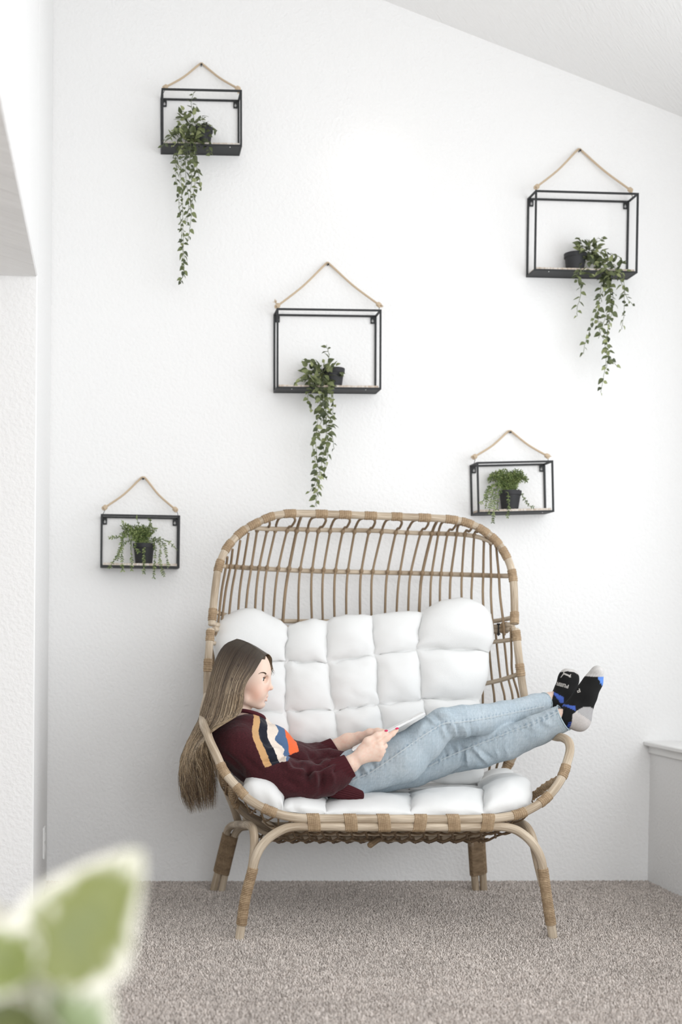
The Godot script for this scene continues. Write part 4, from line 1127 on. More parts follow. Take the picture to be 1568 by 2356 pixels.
# ---------------------------------------------------------------- soft bodies from joints
# A field of tapered capsules and ellipsoids joined by a smooth minimum, meshed with surface nets.
class Field:
	var a := PackedVector3Array()     # first end, or centre
	var b := PackedVector3Array()     # end minus start, or radii
	var il := PackedFloat32Array()    # 1 / length^2, or -1 for an ellipsoid, -2 for a cutting plane
	var r0 := PackedFloat32Array()
	var dr := PackedFloat32Array()
	var kk := PackedFloat32Array()
	var op := PackedInt32Array()      # 0 join, 1 carve
	var v := PackedVector3Array()
	var n := PackedVector3Array()
	var i := PackedInt32Array()

	func cap(p: Vector3, q: Vector3, ra: float, rb: float, k := 0.02, carve := false) -> void:
		a.append(p)
		b.append(q - p)
		il.append(1.0 / maxf((q - p).length_squared(), 1e-9))
		r0.append(ra)
		dr.append(rb - ra)
		kk.append(k)
		op.append(1 if carve else 0)

	func chain(p: PackedVector3Array, r: Array, k := 0.02) -> void:
		for j in p.size() - 1:
			cap(p[j], p[j + 1], r[j], r[j + 1], k)

	func egg(p: Vector3, rad: Vector3, k := 0.02, carve := false) -> void:
		a.append(p)
		b.append(rad)
		il.append(-1.0)
		r0.append(0.0)
		dr.append(0.0)
		kk.append(k)
		op.append(1 if carve else 0)

	# cuts away what lies beyond the plane through p, within reach of p
	func cut(p: Vector3, normal: Vector3, reach: float) -> void:
		a.append(p)
		b.append(normal.normalized())
		il.append(-2.0)
		r0.append(reach)
		dr.append(0.0)
		kk.append(0.0)
		op.append(2)

	func one(j: int, p: Vector3) -> float:
		var q := p - a[j]
		var l := il[j]
		if l > 0.0:
			var t := clampf(q.dot(b[j]) * l, 0.0, 1.0)
			return (q - b[j] * t).length() - r0[j] - dr[j] * t
		if l == -1.0:
			var k0 := (q / b[j]).length()
			var k1 := (q / (b[j] * b[j])).length()
			return k0 * (k0 - 1.0) / maxf(k1, 1e-6)
		return q.dot(b[j]) if q.length() < r0[j] else -1.0

	func at(p: Vector3, use: PackedInt32Array) -> float:
		var d := 1.0
		for j in use:
			var q := p - a[j]
			var l := il[j]
			var e: float
			if l > 0.0:
				var bj := b[j]
				var t := q.dot(bj) * l
				if t <= 0.0:
					e = q.length() - r0[j]
				elif t >= 1.0:
					e = (q - bj).length() - r0[j] - dr[j]
				else:
					e = (q - bj * t).length() - r0[j] - dr[j] * t
			elif l == -1.0:
				q /= b[j]
				var k0 := q.length()
				e = k0 * (k0 - 1.0) / maxf((q / b[j]).length(), 1e-6)
			else:
				e = q.dot(b[j]) if q.length() < r0[j] else -1.0
			var o := op[j]
			if o == 0:
				var k := kk[j]
				var h := k - absf(d - e)
				if e < d:
					d = e
				if h > 0.0:
					d -= h * h * 0.25 / k
			elif o == 1:
				var k := kk[j]
				var h := k - absf(d + e)
				if -e > d:
					d = -e
				if h > 0.0:
					d += h * h * 0.25 / k
			elif e > d:
				d = e
		return d

	func everything() -> PackedInt32Array:
		return PackedInt32Array(range(a.size()))

	func build(cell: float) -> void:
		const N := 5
		var lo := Vector3.ONE * 1e9
		var hi := -lo
		for j in a.size():
			if op[j] == 0:
				var m := Vector3.ONE * (maxf(r0[j], r0[j] + dr[j]) + cell) if il[j] > 0 else b[j] + Vector3.ONE * cell
				lo = lo.min(a[j] - m)
				hi = hi.max(a[j] + m)
				if il[j] > 0:
					lo = lo.min(a[j] + b[j] - m)
					hi = hi.max(a[j] + b[j] + m)
		lo -= Vector3.ONE * cell * 2
		var step := cell * N
		var half := step * 0.8660254
		var nb := Vector3i(((hi - lo) / step).ceil()) + Vector3i.ONE
		var all := everything()
		var cells := {}
		var edges := PackedInt64Array()
		var S := 4096
		var val := PackedFloat32Array()
		val.resize((N + 1) * (N + 1) * (N + 1))
		# first a coarse pass by macro-blocks of 4 x 4 x 4 blocks, each with only the joints near it
		const M := 4
		var mhalf := half * M
		for mz in range(0, nb.z, M):
			for my in range(0, nb.y, M):
				for mx in range(0, nb.x, M):
					var mc := lo + (Vector3(mx, my, mz) + Vector3.ONE * (M * 0.5)) * step
					var near := PackedInt32Array()
					var best := 1e9
					var ds := PackedFloat32Array()
					for j in all:
						var e := one(j, mc)
						ds.append(e)
						if op[j] == 0:
							best = minf(best, e)
					if best > mhalf * 1.05 + 0.03:
						continue
					for j in all:
						if op[j] == 2 or (op[j] == 1 and ds[j] < mhalf + kk[j] + 0.01) or (op[j] == 0 and ds[j] < best + 2.0 * mhalf + kk[j] + 0.01):
							near.append(j)
					for bz in range(mz, mini(mz + M, nb.z)):
						for by in range(my, mini(my + M, nb.y)):
							for bx in range(mx, mini(mx + M, nb.x)):
								var o := lo + Vector3(bx, by, bz) * step
								var ctr := o + Vector3.ONE * (step * 0.5)
								var d := at(ctr, near)
								if absf(d) > half * 1.25 + cell * 0.5:
									continue
								var few := PackedInt32Array()
								var eb := PackedFloat32Array()
								var bst := 1e9
								for j in near:
									var e := one(j, ctr)
									eb.append(e)
									if op[j] == 0 and e < bst:
										bst = e
								for x in near.size():
									var j := near[x]
									if op[j] == 2 or eb[x] < (half * 1.2 + kk[j] if op[j] == 1 else bst + half * 2.0 + kk[j]):
										few.append(j)
								_block(o, Vector3i(bx, by, bz) * N, cell, N, few, val, cells, edges, S)
		# quads round every crossed edge
		for e in edges:
			var s := e & 1
			var axis := (e >> 1) & 3
			var key := e >> 3
			var du := S if axis == 0 else (S * S if axis == 1 else 1)
			var dv := S * S if axis == 0 else (1 if axis == 1 else S)
			var c0: int = cells.get(key, -1)
			var c1: int = cells.get(key - du, -1)
			var c2: int = cells.get(key - du - dv, -1)
			var c3: int = cells.get(key - dv, -1)
			if c0 < 0 or c1 < 0 or c2 < 0 or c3 < 0:
				continue
			if s == 1:
				i.append_array([c0, c2, c1, c0, c3, c2])
			else:
				i.append_array([c0, c1, c2, c0, c2, c3])
		normals()

	func _block(o: Vector3, c0: Vector3i, cell: float, N: int, near: PackedInt32Array, val: PackedFloat32Array, cells: Dictionary, edges: PackedInt64Array, S: int) -> void:
		var w := N + 1
		var k := 0
		for z in w:
			for y in w:
				for x in w:
					val[k] = at(o + Vector3(x, y, z) * cell, near)
					k += 1
		var w2 := w * w
		for z in N:
			for y in N:
				for x in N:
					k = x + y * w + z * w2
					var v0 := val[k]
					var key := (c0.x + x) + (c0.y + y) * S + (c0.z + z) * S * S
					# the three edges that start at this corner
					if (v0 < 0.0) != (val[k + 1] < 0.0):
						edges.append((key << 3) | (1 if v0 < 0.0 else 0))
					if (v0 < 0.0) != (val[k + w] < 0.0):
						edges.append((key << 3) | 2 | (1 if v0 < 0.0 else 0))
					if (v0 < 0.0) != (val[k + w2] < 0.0):
						edges.append((key << 3) | 4 | (1 if v0 < 0.0 else 0))
					var v1 := val[k + 1]
					var v2 := val[k + w]
					var v3 := val[k + w + 1]
					var v4 := val[k + w2]
					var v5 := val[k + w2 + 1]
					var v6 := val[k + w2 + w]
					var v7 := val[k + w2 + w + 1]
					var neg := int(v0 < 0.0) + int(v1 < 0.0) + int(v2 < 0.0) + int(v3 < 0.0) + int(v4 < 0.0) + int(v5 < 0.0) + int(v6 < 0.0) + int(v7 < 0.0)
					if neg == 0 or neg == 8:
						continue
					var sum := Vector3.ZERO
					var m := 0
					if (v0 < 0.0) != (v1 < 0.0): sum += Vector3(v0 / (v0 - v1), 0, 0); m += 1
					if (v2 < 0.0) != (v3 < 0.0): sum += Vector3(v2 / (v2 - v3), 1, 0); m += 1
					if (v4 < 0.0) != (v5 < 0.0): sum += Vector3(v4 / (v4 - v5), 0, 1); m += 1
					if (v6 < 0.0) != (v7 < 0.0): sum += Vector3(v6 / (v6 - v7), 1, 1); m += 1
					if (v0 < 0.0) != (v2 < 0.0): sum += Vector3(0, v0 / (v0 - v2), 0); m += 1
					if (v1 < 0.0) != (v3 < 0.0): sum += Vector3(1, v1 / (v1 - v3), 0); m += 1
					if (v4 < 0.0) != (v6 < 0.0): sum += Vector3(0, v4 / (v4 - v6), 1); m += 1
					if (v5 < 0.0) != (v7 < 0.0): sum += Vector3(1, v5 / (v5 - v7), 1); m += 1
					if (v0 < 0.0) != (v4 < 0.0): sum += Vector3(0, 0, v0 / (v0 - v4)); m += 1
					if (v1 < 0.0) != (v5 < 0.0): sum += Vector3(1, 0, v1 / (v1 - v5)); m += 1
					if (v2 < 0.0) != (v6 < 0.0): sum += Vector3(0, 1, v2 / (v2 - v6)); m += 1
					if (v3 < 0.0) != (v7 < 0.0): sum += Vector3(1, 1, v3 / (v3 - v7)); m += 1
					cells[key] = v.size()
					v.append(o + (Vector3(x, y, z) + sum / m) * cell)

	func normals() -> void:
		n = PackedVector3Array()
		n.resize(v.size())
		for t in range(0, i.size(), 3):
			var p := v[i[t]]
			var f := (v[i[t + 2]] - p).cross(v[i[t + 1]] - p)
			n[i[t]] += f
			n[i[t + 1]] += f
			n[i[t + 2]] += f
		for t in n.size():
			n[t] = n[t].normalized()

	# moves every vertex along its normal
	func displace(how: Callable) -> void:
		for t in v.size():
			v[t] += n[t] * float(how.call(v[t], n[t]))
		normals()

	func put(m: Mb, tint: Callable) -> void:
		var base := m.v.size()
		m.v.append_array(v)
		m.n.append_array(n)
		m.colored = true
		for t in v.size():
			m.u.append(Vector2(v[t].x, v[t].y))
			m.c.append(tint.call(v[t], n[t]))
		for t in i:
			m.i.append(base + t)

	# the front surface met from p looking along dir
	func hit(p: Vector3, dir: Vector3) -> Vector3:
		var all := everything()
		var q := p
		var best := p
		var least := 1e9
		var gone := 0.0
		for s in 60:
			var d := at(q, all)
			if d < least:
				least = d
				best = q
			if d < 0.0004 or gone > 1.2:
				break
			var go := maxf(d * 0.85, 0.0003)
			gone += go
			q += dir * go
		return best

# soft creases: [from, to, width, depth] seen from the front
func creased(p: Vector3, n: Vector3, list: Array) -> float:
	var d := 0.0
	if n.z < -0.1:
		return 0.0
	for c in list:
		var a: Vector3 = c[0]
		var ab: Vector3 = c[1] - a
		var q := p - a
		var t := clampf((q.x * ab.x + q.y * ab.y) / (ab.x * ab.x + ab.y * ab.y), 0.0, 1.0)
		var dx := q.x - ab.x * t
		var dy := q.y - ab.y * t
		var e := (dx * dx + dy * dy) / (float(c[2]) * float(c[2]))
		if e < 6.0:
			d += float(c[3]) * exp(-e) * (1.0 - 0.75 * absf(t - 0.5) * 2.0 * absf(t - 0.5) * 2.0)
	return d

func bump(x: float, y: float, cx: float, cy: float, r: float) -> float:
	return exp(-((x - cx) * (x - cx) + (y - cy) * (y - cy)) / (r * r))

var person: Node3D
var head_at := Vector3(0.4878,0.8371,0.62)
var fine: FastNoiseLite
var broad: FastNoiseLite
var jeans_seams: Array = []

# ---------------------------------------------------------------- colours and relief of the person
func head_turn() -> Basis:
	return Basis(Vector3.UP, -0.20)

func seg(p: Vector3, a: Vector3, b: Vector3) -> float:
	var ab := b - a
	return (p - a - ab * clampf((p - a).dot(ab) / ab.length_squared(), 0.0, 1.0)).length()

func skin_tint(p: Vector3, n: Vector3) -> Color:
	var c := lin(238, 211, 194)
	var q := head_turn().inverse() * (p - head_at)      # in the head's own pose
	var x := q.x * 669.0
	var y := -q.y * 669.0
	if x > -80 and x < 75 and y > -100 and y < 78 and p.z < 0.78 and p.x < 0.72:
		q.z = absf(q.z)
		var blush := 0.28 * bump(x, y, 10, 22, 17.0) + 0.30 * bump(x, y, 18, 40, 14.0) + 0.4 * bump(x, y, 44, 25, 8.0) + 0.12 * bump(x, y, -8, 36, 18.0)
		c = c.lerp(lin(230, 150, 120), clampf(blush, 0.0, 0.6))
		var corner := Vector3(0.0425, -0.0667, 0.020)
		var lips := minf(seg(q, Vector3(0.0545, -0.0614, 0), corner) - 0.0052, seg(q, Vector3(0.0515, -0.0735, 0), corner) - 0.0056)
		c = c.lerp(lin(216, 128, 112), 0.95 * smoothstep(0.0048, 0.0024, lips))
		c = c.lerp(lin(150, 72, 60), 0.8 * smoothstep(0.0045, 0.0025, (q - Vector3(0.0625, -0.044, 0.006)).length()))
		# the scalp under the hair
		if y < 30.0 and x < minf(33.0 - maxf(0.0, y + 48.0) * 0.78, 27.0) or (y < -44.0 and x < 36.0):
			c = lin(70, 57, 46)
	else:
		# knuckles and finger ends are a little pinker
		c = c.lerp(lin(230, 176, 152), 0.35 * clampf(fine.get_noise_3dv(p * 1.4) + 0.4, 0.0, 1.0))
	return c

# the knitted pattern of the sweater as cloth colour, laid flat over its front
func wool_colour(px: float, py: float) -> Color:
	var o := Vector3(0.4776,0.6495,0.72)
	var x := (px - o.x) * 682.0
	var y := -(py - o.y) * 682.0
	var jag := 0.8 * fine.get_noise_2d(px * 6.0, py * 6.0) + 1.2 * fine.get_noise_2d(px * 1.2, py * 1.2)
	var red := Color8(76, 29, 35).lerp(Color8(50, 18, 23), clampf(0.5 + 0.6 * fine.get_noise_2d(px * 2.0, py * 5.0), 0.0, 1.0))
	var knit := 1.0 + 0.10 * fine.get_noise_2d(px * 14.0, py * 14.0)
	var bend := 0.0
	if y < -10.0:
		bend = (-10.0 - y) * 0.27
	elif y > 4.0:
		bend = (y - 4.0) * 0.38
	var s := x - bend + jag
	var cutoff := 66.0 - (x - 23.0) * 0.33 + jag
	var c := red
	if y < cutoff and s > 0.0 and y > -58.0:
		if s < 17.5: c = Color8(202, 160, 112)
		elif s < 38.0: c = Color8(26, 28, 40)
		elif s + 6.0 * sin(y * 0.16) < 60.0: c = Color8(232, 219, 206)
		elif s < 83.0 - maxf(0.0, y - 12.0) * 0.3: c = Color8(80, 106, 142)
		elif x < 112.0: c = Color8(240, 112, 64)
	var low := y - (70.0 + (x + 84.0) * 0.58) + jag
	if low > 0.0 and x < 14.0:
		if low < 9.0: c = Color8(202, 160, 112)
		elif low < 24.0: c = Color8(24, 26, 36)
		elif x > -22.0: c = Color8(228, 104, 56)
		else: c = Color8(30, 36, 56)
	return Color(c.r * knit, c.g * knit, c.b * knit)

func wool_cloth() -> ImageTexture:
	var im := Image.create(700, 560, false, Image.FORMAT_RGB8)
	for y in 560:
		for x in 700:
			im.set_pixel(x, y, wool_colour(0.28 + 0.001 * x * 0.9, 0.84 - 0.001 * y * 0.9))
	return ImageTexture.create_from_image(im)

func white_tint(_p: Vector3, _n: Vector3) -> Color:
	return Color.WHITE

var wool_folds: Array = []

func wool_relief(p: Vector3, n: Vector3) -> float:
	var d := 2.3 * creased(p, n, wool_folds)
	d += 0.0045 * broad.get_noise_3dv(p * 1.3) + 0.0009 * fine.get_noise_3dv(p * 2.2)
	return d

func denim_relief(p: Vector3, n: Vector3) -> float:
	var d := 1.8 * creased(p, n, jeans_folds)
	d += 0.0022 * broad.get_noise_3dv(p * Vector3(1.6, 1.0, 1.0)) + 0.0004 * fine.get_noise_3dv(p * 2.0)
	if n.z > -0.2:
		for s in jeans_seams:
			var line: PackedVector3Array = s
			var best := 1e9
			var at_k := 0
			for k in line.size():
				var dx := p.x - line[k].x
				var dy := p.y - line[k].y
				var e := dx * dx + dy * dy
				if e < best:
					best = e
					at_k = k
			if best < 0.0009 and absf(p.z - line[at_k].z) < 0.05:
				d += 0.0013 * sin(p.x * 400.0 + 2.0 * fine.get_noise_3dv(p)) * exp(-best / 0.00012)
	return d

var jeans_folds: Array = []

func denim_tint(p: Vector3, n: Vector3) -> Color:
	var c := lin(184, 199, 209)
	var fade := 0.5 + 0.5 * broad.get_noise_3dv(p * 0.9)
	c = c.lerp(lin(208, 217, 222), fade * 0.75)
	c = c.lerp(lin(140, 160, 175), clampf(0.30 + 0.8 * fine.get_noise_3dv(p * Vector3(5.0, 1.6, 1.6)), 0.0, 1.0) * 0.4)
	for s in jeans_seams:      # worn pale dashes beside the seams
		var line: PackedVector3Array = s
		for k in range(0, line.size(), 2):
			var dx := p.x - line[k].x
			var dy := p.y - line[k].y
			if dx * dx + dy * dy < 0.00005 and absf(p.z - line[k].z) < 0.04:
				return c.lerp(lin(196, 207, 214) if sin(p.x * 420.0) > 0.0 else lin(134, 154, 170), 0.55)
	return c

func sock_far_tint(p: Vector3, n: Vector3) -> Color:
	var o := Vector3(1.6146,0.8453,0.58)
	var x := (p.x - o.x) * 672.0
	var y := -(p.y - o.y) * 672.0
	if y < -16.0 + absf(x - 8.0) * absf(x - 8.0) * 0.012: return lin(206, 203, 200).lerp(lin(176, 172, 168), 0.5 + 0.5 * fine.get_noise_3dv(p * 3.0))
	# the blue wedge on the ankle
	var a := x + 32.0
	var b := y - 31.0
	if b > a * 0.62 - 1.0 and a > 0.0 and a < 27.0 and b < a * 1.45 + 2.0 and b + a * 0.35 < 36.0: return lin(70, 94, 170)
	return lin(22, 22, 24)

func sock_near_tint(p: Vector3, n: Vector3) -> Color:
	var o := Vector3(1.5997,0.765,0.79)
	var x := (p.x - o.x) * 696.0
	var y := -(p.y - o.y) * 696.0
	var speck := 0.5 + 0.5 * fine.get_noise_3dv(p * 4.0)
	if y < -66.0 + x * 0.02: return lin(208, 206, 204).lerp(lin(178, 174, 170), speck)
	if y < -43.0 - (x - 46.0) * (x - 46.0) * 0.06 + 4.0 * sin(x * 1.5) * 0.4 and x > 17.0: return lin(92, 134, 206)
	var arc := 5.0 + (x - 4.0) * (x - 4.0) * 0.016
	if y > arc and x > -31.0 + maxf(0.0, 26.0 - y) * 0.45:
		return (lin(170, 168, 168) if y < 20.0 + x * 0.6 + 10.0 and x > -20.0 else lin(206, 200, 196)).lerp(lin(150, 147, 146), speck * 0.45)
	if y > 42.0 and y < 58.0 and x > -38.0 and x < -28.0 and fmod(y, 5.0) < 3.2: return lin(60, 84, 168)
	var a := x + 43.0
	var b := y - 1.0
	if a > 0.0 and a < 19.0 and b > a * 0.12 and b < 5.0 + a * 0.45 and b < 13.0 - (a - 19.0) * 0.35 : return lin(70, 96, 172)
	return lin(22, 22, 24)

# ---------------------------------------------------------------- the reader
func build_person() -> void:
	fine = noise(55.0, 7, 2)
	broad = noise(11.0, 17, 3)
	person = thing("person", "person with long brown hair, burgundy striped sweater and pale jeans, reclining in the rattan chair", "person", Vector3(0.86, 0.44, 0.62))
	build_body()
	build_sweater()
	build_jeans()
	build_socks()
	build_hair()
	build_magazine()

func build_body() -> void:
	var m := Mb.new()
	# trunk and limbs, mostly under the clothes
	var f := Field.new()
	f.chain(pv([0.4672,0.6743,0.62,0.4628,0.6252,0.61,0.5607,0.5652,0.61,0.6832,0.5126,0.61,0.8192,0.4915,0.62]), [0.042, 0.07, 0.085, 0.075, 0.08], 0.03)
	f.chain(pv([0.4543,0.6106,0.53,0.4371,0.6254,0.7]), [0.05, 0.05], 0.03)
	f.chain(pv([0.4493,0.6157,0.74,0.603,0.5066,0.83,0.7064,0.5191,0.835,0.7801,0.5505,0.842]), [0.04, 0.029, 0.030, 0.0265], 0.02)
	f.chain(pv([0.5014,0.6204,0.48,0.6856,0.546,0.49,0.8038,0.5844,0.51]), [0.045, 0.036, 0.031], 0.02)
	f.chain(pv([0.8371,0.5159,0.7,0.998,0.5768,0.735,1.1354,0.6931,0.735,1.2929,0.7045,0.67,1.5369,0.7541,0.56,1.5759,0.7633,0.552,1.6114,0.7634,0.55]), [0.07, 0.068, 0.040, 0.042, 0.026, 0.0285, 0.027], 0.02)
	f.chain(pv([0.8646,0.4847,0.56,1.0786,0.5195,0.56,1.1897,0.5622,0.58,1.3068,0.5921,0.63,1.5272,0.7157,0.765,1.563,0.7192,0.77]), [0.07, 0.06, 0.045, 0.045, 0.028, 0.027], 0.02)
	f.chain(pv([1.6133,0.7601,0.545,1.6354,0.8288,0.55,1.6409,0.857,0.555]), [0.026, 0.024, 0.013], 0.02)
	f.chain(pv([1.5733,0.7122,0.775,1.6178,0.797,0.78,1.6465,0.865,0.78]), [0.027, 0.024, 0.013], 0.02)
	f.build(0.0115)
	f.put(m, skin_tint)
	# head and neck
	var h := Field.new()
	h.egg(Vector3(0.4679,0.8595,0.62), Vector3(0.088, 0.094, 0.074), 0.02)
	h.egg(Vector3(0.5133,0.8539,0.62), Vector3(0.041, 0.060, 0.056), 0.02)
	h.egg(Vector3(0.5033,0.8071,0.62), Vector3(0.046, 0.066, 0.058), 0.025)
	h.cap(Vector3(0.4766,0.7678,0.62) + Vector3(0, 0, 0.043), Vector3(0.5192,0.7485,0.62) + Vector3(0, 0, 0.014), 0.019, 0.016, 0.02)
	h.cap(Vector3(0.4766,0.7678,0.62) + Vector3(0, 0, -0.043), Vector3(0.5192,0.7485,0.62) + Vector3(0, 0, -0.014), 0.019, 0.016, 0.02)
	h.egg(Vector3(0.5156,0.7892,0.62) + Vector3(0, 0, 0.030), Vector3(0.026, 0.028, 0.023), 0.02)
	h.egg(Vector3(0.5156,0.7892,0.62) + Vector3(0, 0, -0.030), Vector3(0.026, 0.028, 0.023), 0.02)
	h.egg(Vector3(0.5229,0.7508,0.62), Vector3(0.0165, 0.0175, 0.019), 0.012)      # chin
	h.cap(Vector3(0.5293,0.7817,0.62), Vector3(0.5303,0.7652,0.62), 0.0165, 0.0135, 0.012)       # muzzle
	h.cap(Vector3(0.5428,0.8519,0.62) + Vector3(0, 0, 0.012), Vector3(0.5314,0.854,0.62) + Vector3(0, 0, 0.040), 0.0085, 0.008, 0.012)
	h.cap(Vector3(0.5428,0.8519,0.62) + Vector3(0, 0, -0.012), Vector3(0.5314,0.854,0.62) + Vector3(0, 0, -0.040), 0.0085, 0.008, 0.012)
	var eye_c := Vector3(0.5268,0.8344,0.62)
	for s in [-1.0, 1.0]:      # sockets, lids round the eyeballs, and the slits that show them
		h.egg(Vector3(0.543,0.8346,0.62) + Vector3(0, 0, 0.034 * s), Vector3(0.012, 0.011, 0.015), 0.012, true)
		h.egg(eye_c + Vector3(0, 0, 0.031 * s), Vector3(0.0134, 0.0134, 0.0134), 0.006)
		h.cap(Vector3(0.5256,0.8401,0.62) + Vector3(0, 0, 0.0435 * s), Vector3(0.5368,0.8453,0.62) + Vector3(0, 0, 0.036 * s), 0.0022, 0.003, 0.004)
		h.egg(eye_c + Vector3(0.0074, 0.0004, 0.031 * s + 0.0098 * s), Vector3(0.0098, 0.0050, 0.0090), 0.0012, true)
	h.cap(Vector3(0.5437,0.8436,0.62), Vector3(0.5566,0.8076,0.62), 0.0070, 0.0080, 0.010)    # nose
	h.egg(Vector3(0.5593,0.8038,0.62), Vector3(0.0098, 0.0076, 0.0080), 0.007)
	for s in [-1.0, 1.0]:
		h.egg(Vector3(0.5452,0.7992,0.62) + Vector3(0, 0, 0.0108 * s), Vector3(0.0096, 0.0070, 0.0060), 0.006)
		h.egg(Vector3(0.5519,0.7925,0.62) + Vector3(0, 0, 0.0062 * s), Vector3(0.0048, 0.0030, 0.0030), 0.002, true)
	h.cap(Vector3(0.5438,0.7758,0.62), Vector3(0.5316,0.7697,0.62) + Vector3(0, 0, 0.021), 0.0064, 0.0042, 0.006)      # lips
	h.cap(Vector3(0.5438,0.7758,0.62), Vector3(0.5316,0.7697,0.62) + Vector3(0, 0, -0.021), 0.0064, 0.0042, 0.006)
	h.cap(Vector3(0.5409,0.7628,0.62), Vector3(0.5316,0.7682,0.62) + Vector3(0, 0, 0.020), 0.0070, 0.0042, 0.006)
	h.cap(Vector3(0.5409,0.7628,0.62), Vector3(0.5316,0.7682,0.62) + Vector3(0, 0, -0.020), 0.0070, 0.0042, 0.006)
	h.cap(Vector3(0.5492,0.7695,0.62), Vector3(0.5304,0.7688,0.62) + Vector3(0, 0, 0.023), 0.0013, 0.0008, 0.003, true)
	h.cap(Vector3(0.5492,0.7695,0.62), Vector3(0.5304,0.7688,0.62) + Vector3(0, 0, -0.023), 0.0013, 0.0008, 0.003, true)
	h.cap(Vector3(0.541,0.7547,0.62) + Vector3(0, 0, -0.01), Vector3(0.541,0.7547,0.62) + Vector3(0, 0, 0.01), 0.003, 0.003, 0.008, true)
	h.chain(pv([0.4448,0.7766,0.62,0.4425,0.7163,0.62,0.4461,0.6651,0.62]), [0.050, 0.046, 0.054], 0.016)
	for s in [-1.0, 1.0]:      # ears
		h.egg(Vector3(0.4473,0.8142,0.62) + Vector3(0, 0, 0.072 * s), Vector3(0.016, 0.029, 0.008), 0.006)
		h.egg(Vector3(0.4503,0.8172,0.62) + Vector3(0, 0, 0.080 * s), Vector3(0.008, 0.016, 0.005), 0.004, true)
	h.build(0.0027)
	var turn := head_turn()
	for k in h.v.size():
		h.v[k] = turn * (h.v[k] - head_at) + head_at
		h.n[k] = turn * h.n[k]
	h.put(m, skin_tint)
	# the near hand: thumb over the page, first finger laid along it, the others folded underneath
	var g := Field.new()
	g.chain(pv([0.7659,0.5431,0.841,0.7995,0.5639,0.846,0.8259,0.5861,0.85]), [0.0275, 0.0262, 0.0225], 0.015)
	var wr := Vector3(0.8284,0.5892,0.852)
	var mcp := pv([0.8895,0.6326,0.868,0.8938,0.6159,0.873,0.8932,0.5999,0.87,0.8887,0.5847,0.862])
	for k in 4:
		g.cap(wr + (mcp[k] - wr) * 0.12, mcp[k], 0.0165, [0.0118, 0.0118, 0.0112, 0.0102][k], 0.014)
	g.cap(wr, Vector3(0.8691,0.6199,0.856), 0.02, 0.0165, 0.014)
	g.chain(pv([0.8895,0.6326,0.868,0.9157,0.6512,0.866,0.9352,0.6668,0.862,0.9485,0.6782,0.86]), [0.0112, 0.0095, 0.0084, 0.0068], 0.006)
	g.chain(pv([0.8938,0.6159,0.873,0.9105,0.6255,0.852,0.9127,0.6335,0.828,0.9073,0.6335,0.812]), [0.0112, 0.0098, 0.0088, 0.0074], 0.005)
	g.chain(pv([0.8932,0.5999,0.87,0.9065,0.6076,0.845,0.9036,0.6157,0.824,0.8959,0.6174,0.812]), [0.0108, 0.0094, 0.0085, 0.0072], 0.005)
	g.chain(pv([0.8887,0.5847,0.862,0.899,0.5926,0.84,0.8936,0.5997,0.824,0.8867,0.6017,0.815]), [0.0098, 0.0085, 0.0078, 0.0066], 0.005)
	g.chain(pv([0.8375,0.6139,0.855,0.8531,0.6405,0.862,0.8846,0.66,0.862,0.9109,0.6722,0.86]), [0.0175, 0.0138, 0.0105, 0.0080], 0.010)
	g.build(0.0029)
	g.put(m, skin_tint)
	# the far hand, holding the other edge
	var l := Field.new()
	l.chain(pv([0.7945,0.5812,0.51,0.8497,0.6112,0.53,0.8799,0.6239,0.55]), [0.031, 0.0275, 0.022], 0.015)
	var w2 := Vector3(0.883,0.6255,0.55)
	var mc2 := pv([0.9251,0.6437,0.6,0.929,0.6377,0.582,0.9295,0.6317,0.565,0.9265,0.6242,0.55])
	for k in 4:
		l.cap(w2.lerp(mc2[k], 0.1), mc2[k], 0.016, 0.0108, 0.012)
	l.chain(pv([0.9251,0.6437,0.6,0.9444,0.6444,0.625,0.9553,0.6446,0.645,0.9611,0.6474,0.66]), [0.0105, 0.0092, 0.0082, 0.0068], 0.005)
	l.chain(pv([0.929,0.6377,0.582,0.9489,0.6306,0.605,0.9588,0.6328,0.63,0.9631,0.6371,0.645]), [0.0105, 0.0092, 0.0082, 0.0068], 0.005)
	l.chain(pv([0.9295,0.6317,0.565,0.9476,0.6216,0.59,0.9552,0.6236,0.612,0.9573,0.6282,0.63]), [0.0102, 0.009, 0.008, 0.0066], 0.005)
	l.chain(pv([0.9265,0.6242,0.55,0.9408,0.6124,0.572,0.9477,0.614,0.59,0.9502,0.618,0.6]), [0.0094, 0.0082, 0.0074, 0.006], 0.005)
	l.chain(pv([0.8934,0.6338,0.575,0.9127,0.6498,0.6,0.9365,0.6559,0.618,0.9553,0.657,0.63]), [0.0155, 0.0125, 0.0102, 0.0078], 0.009)
	l.build(0.0033)
	l.put(m, skin_tint)
	var sm := tinted(0.5)
	sm.subsurf_scatter_enabled = true
	sm.subsurf_scatter_strength = 0.12
	part("body", m.mesh(), sm, person)
	# eyes, lashes and brows
	for s in [1.0, -1.0]:
		var e := Mb.new()
		var c := eye_c + Vector3(0, 0, 0.031 * s)
		e.ball(c, Vector3(0.0121, 0, 0), Vector3(0, 0.0121, 0), Vector3(0, 0, 0.0121), 24)
		part("eye", turned(e), plain(Color8(238, 235, 232), 0.15), person)
		var look := Vector3(0.96, -0.13, 0.22 * s).normalized()
		var ir := Mb.new()
		ir.lathe(c + look * 0.0106, PackedVector2Array([Vector2(0.0054, -0.0004), Vector2(0.0052, 0.0014), Vector2(0.003, 0.0021), Vector2(0.0003, 0.0023)]), 20, look)
		part("iris", turned(ir), plain(Color8(58, 50, 44), 0.12), person)
		var la := Mb.new()
		var lid := PackedVector3Array()
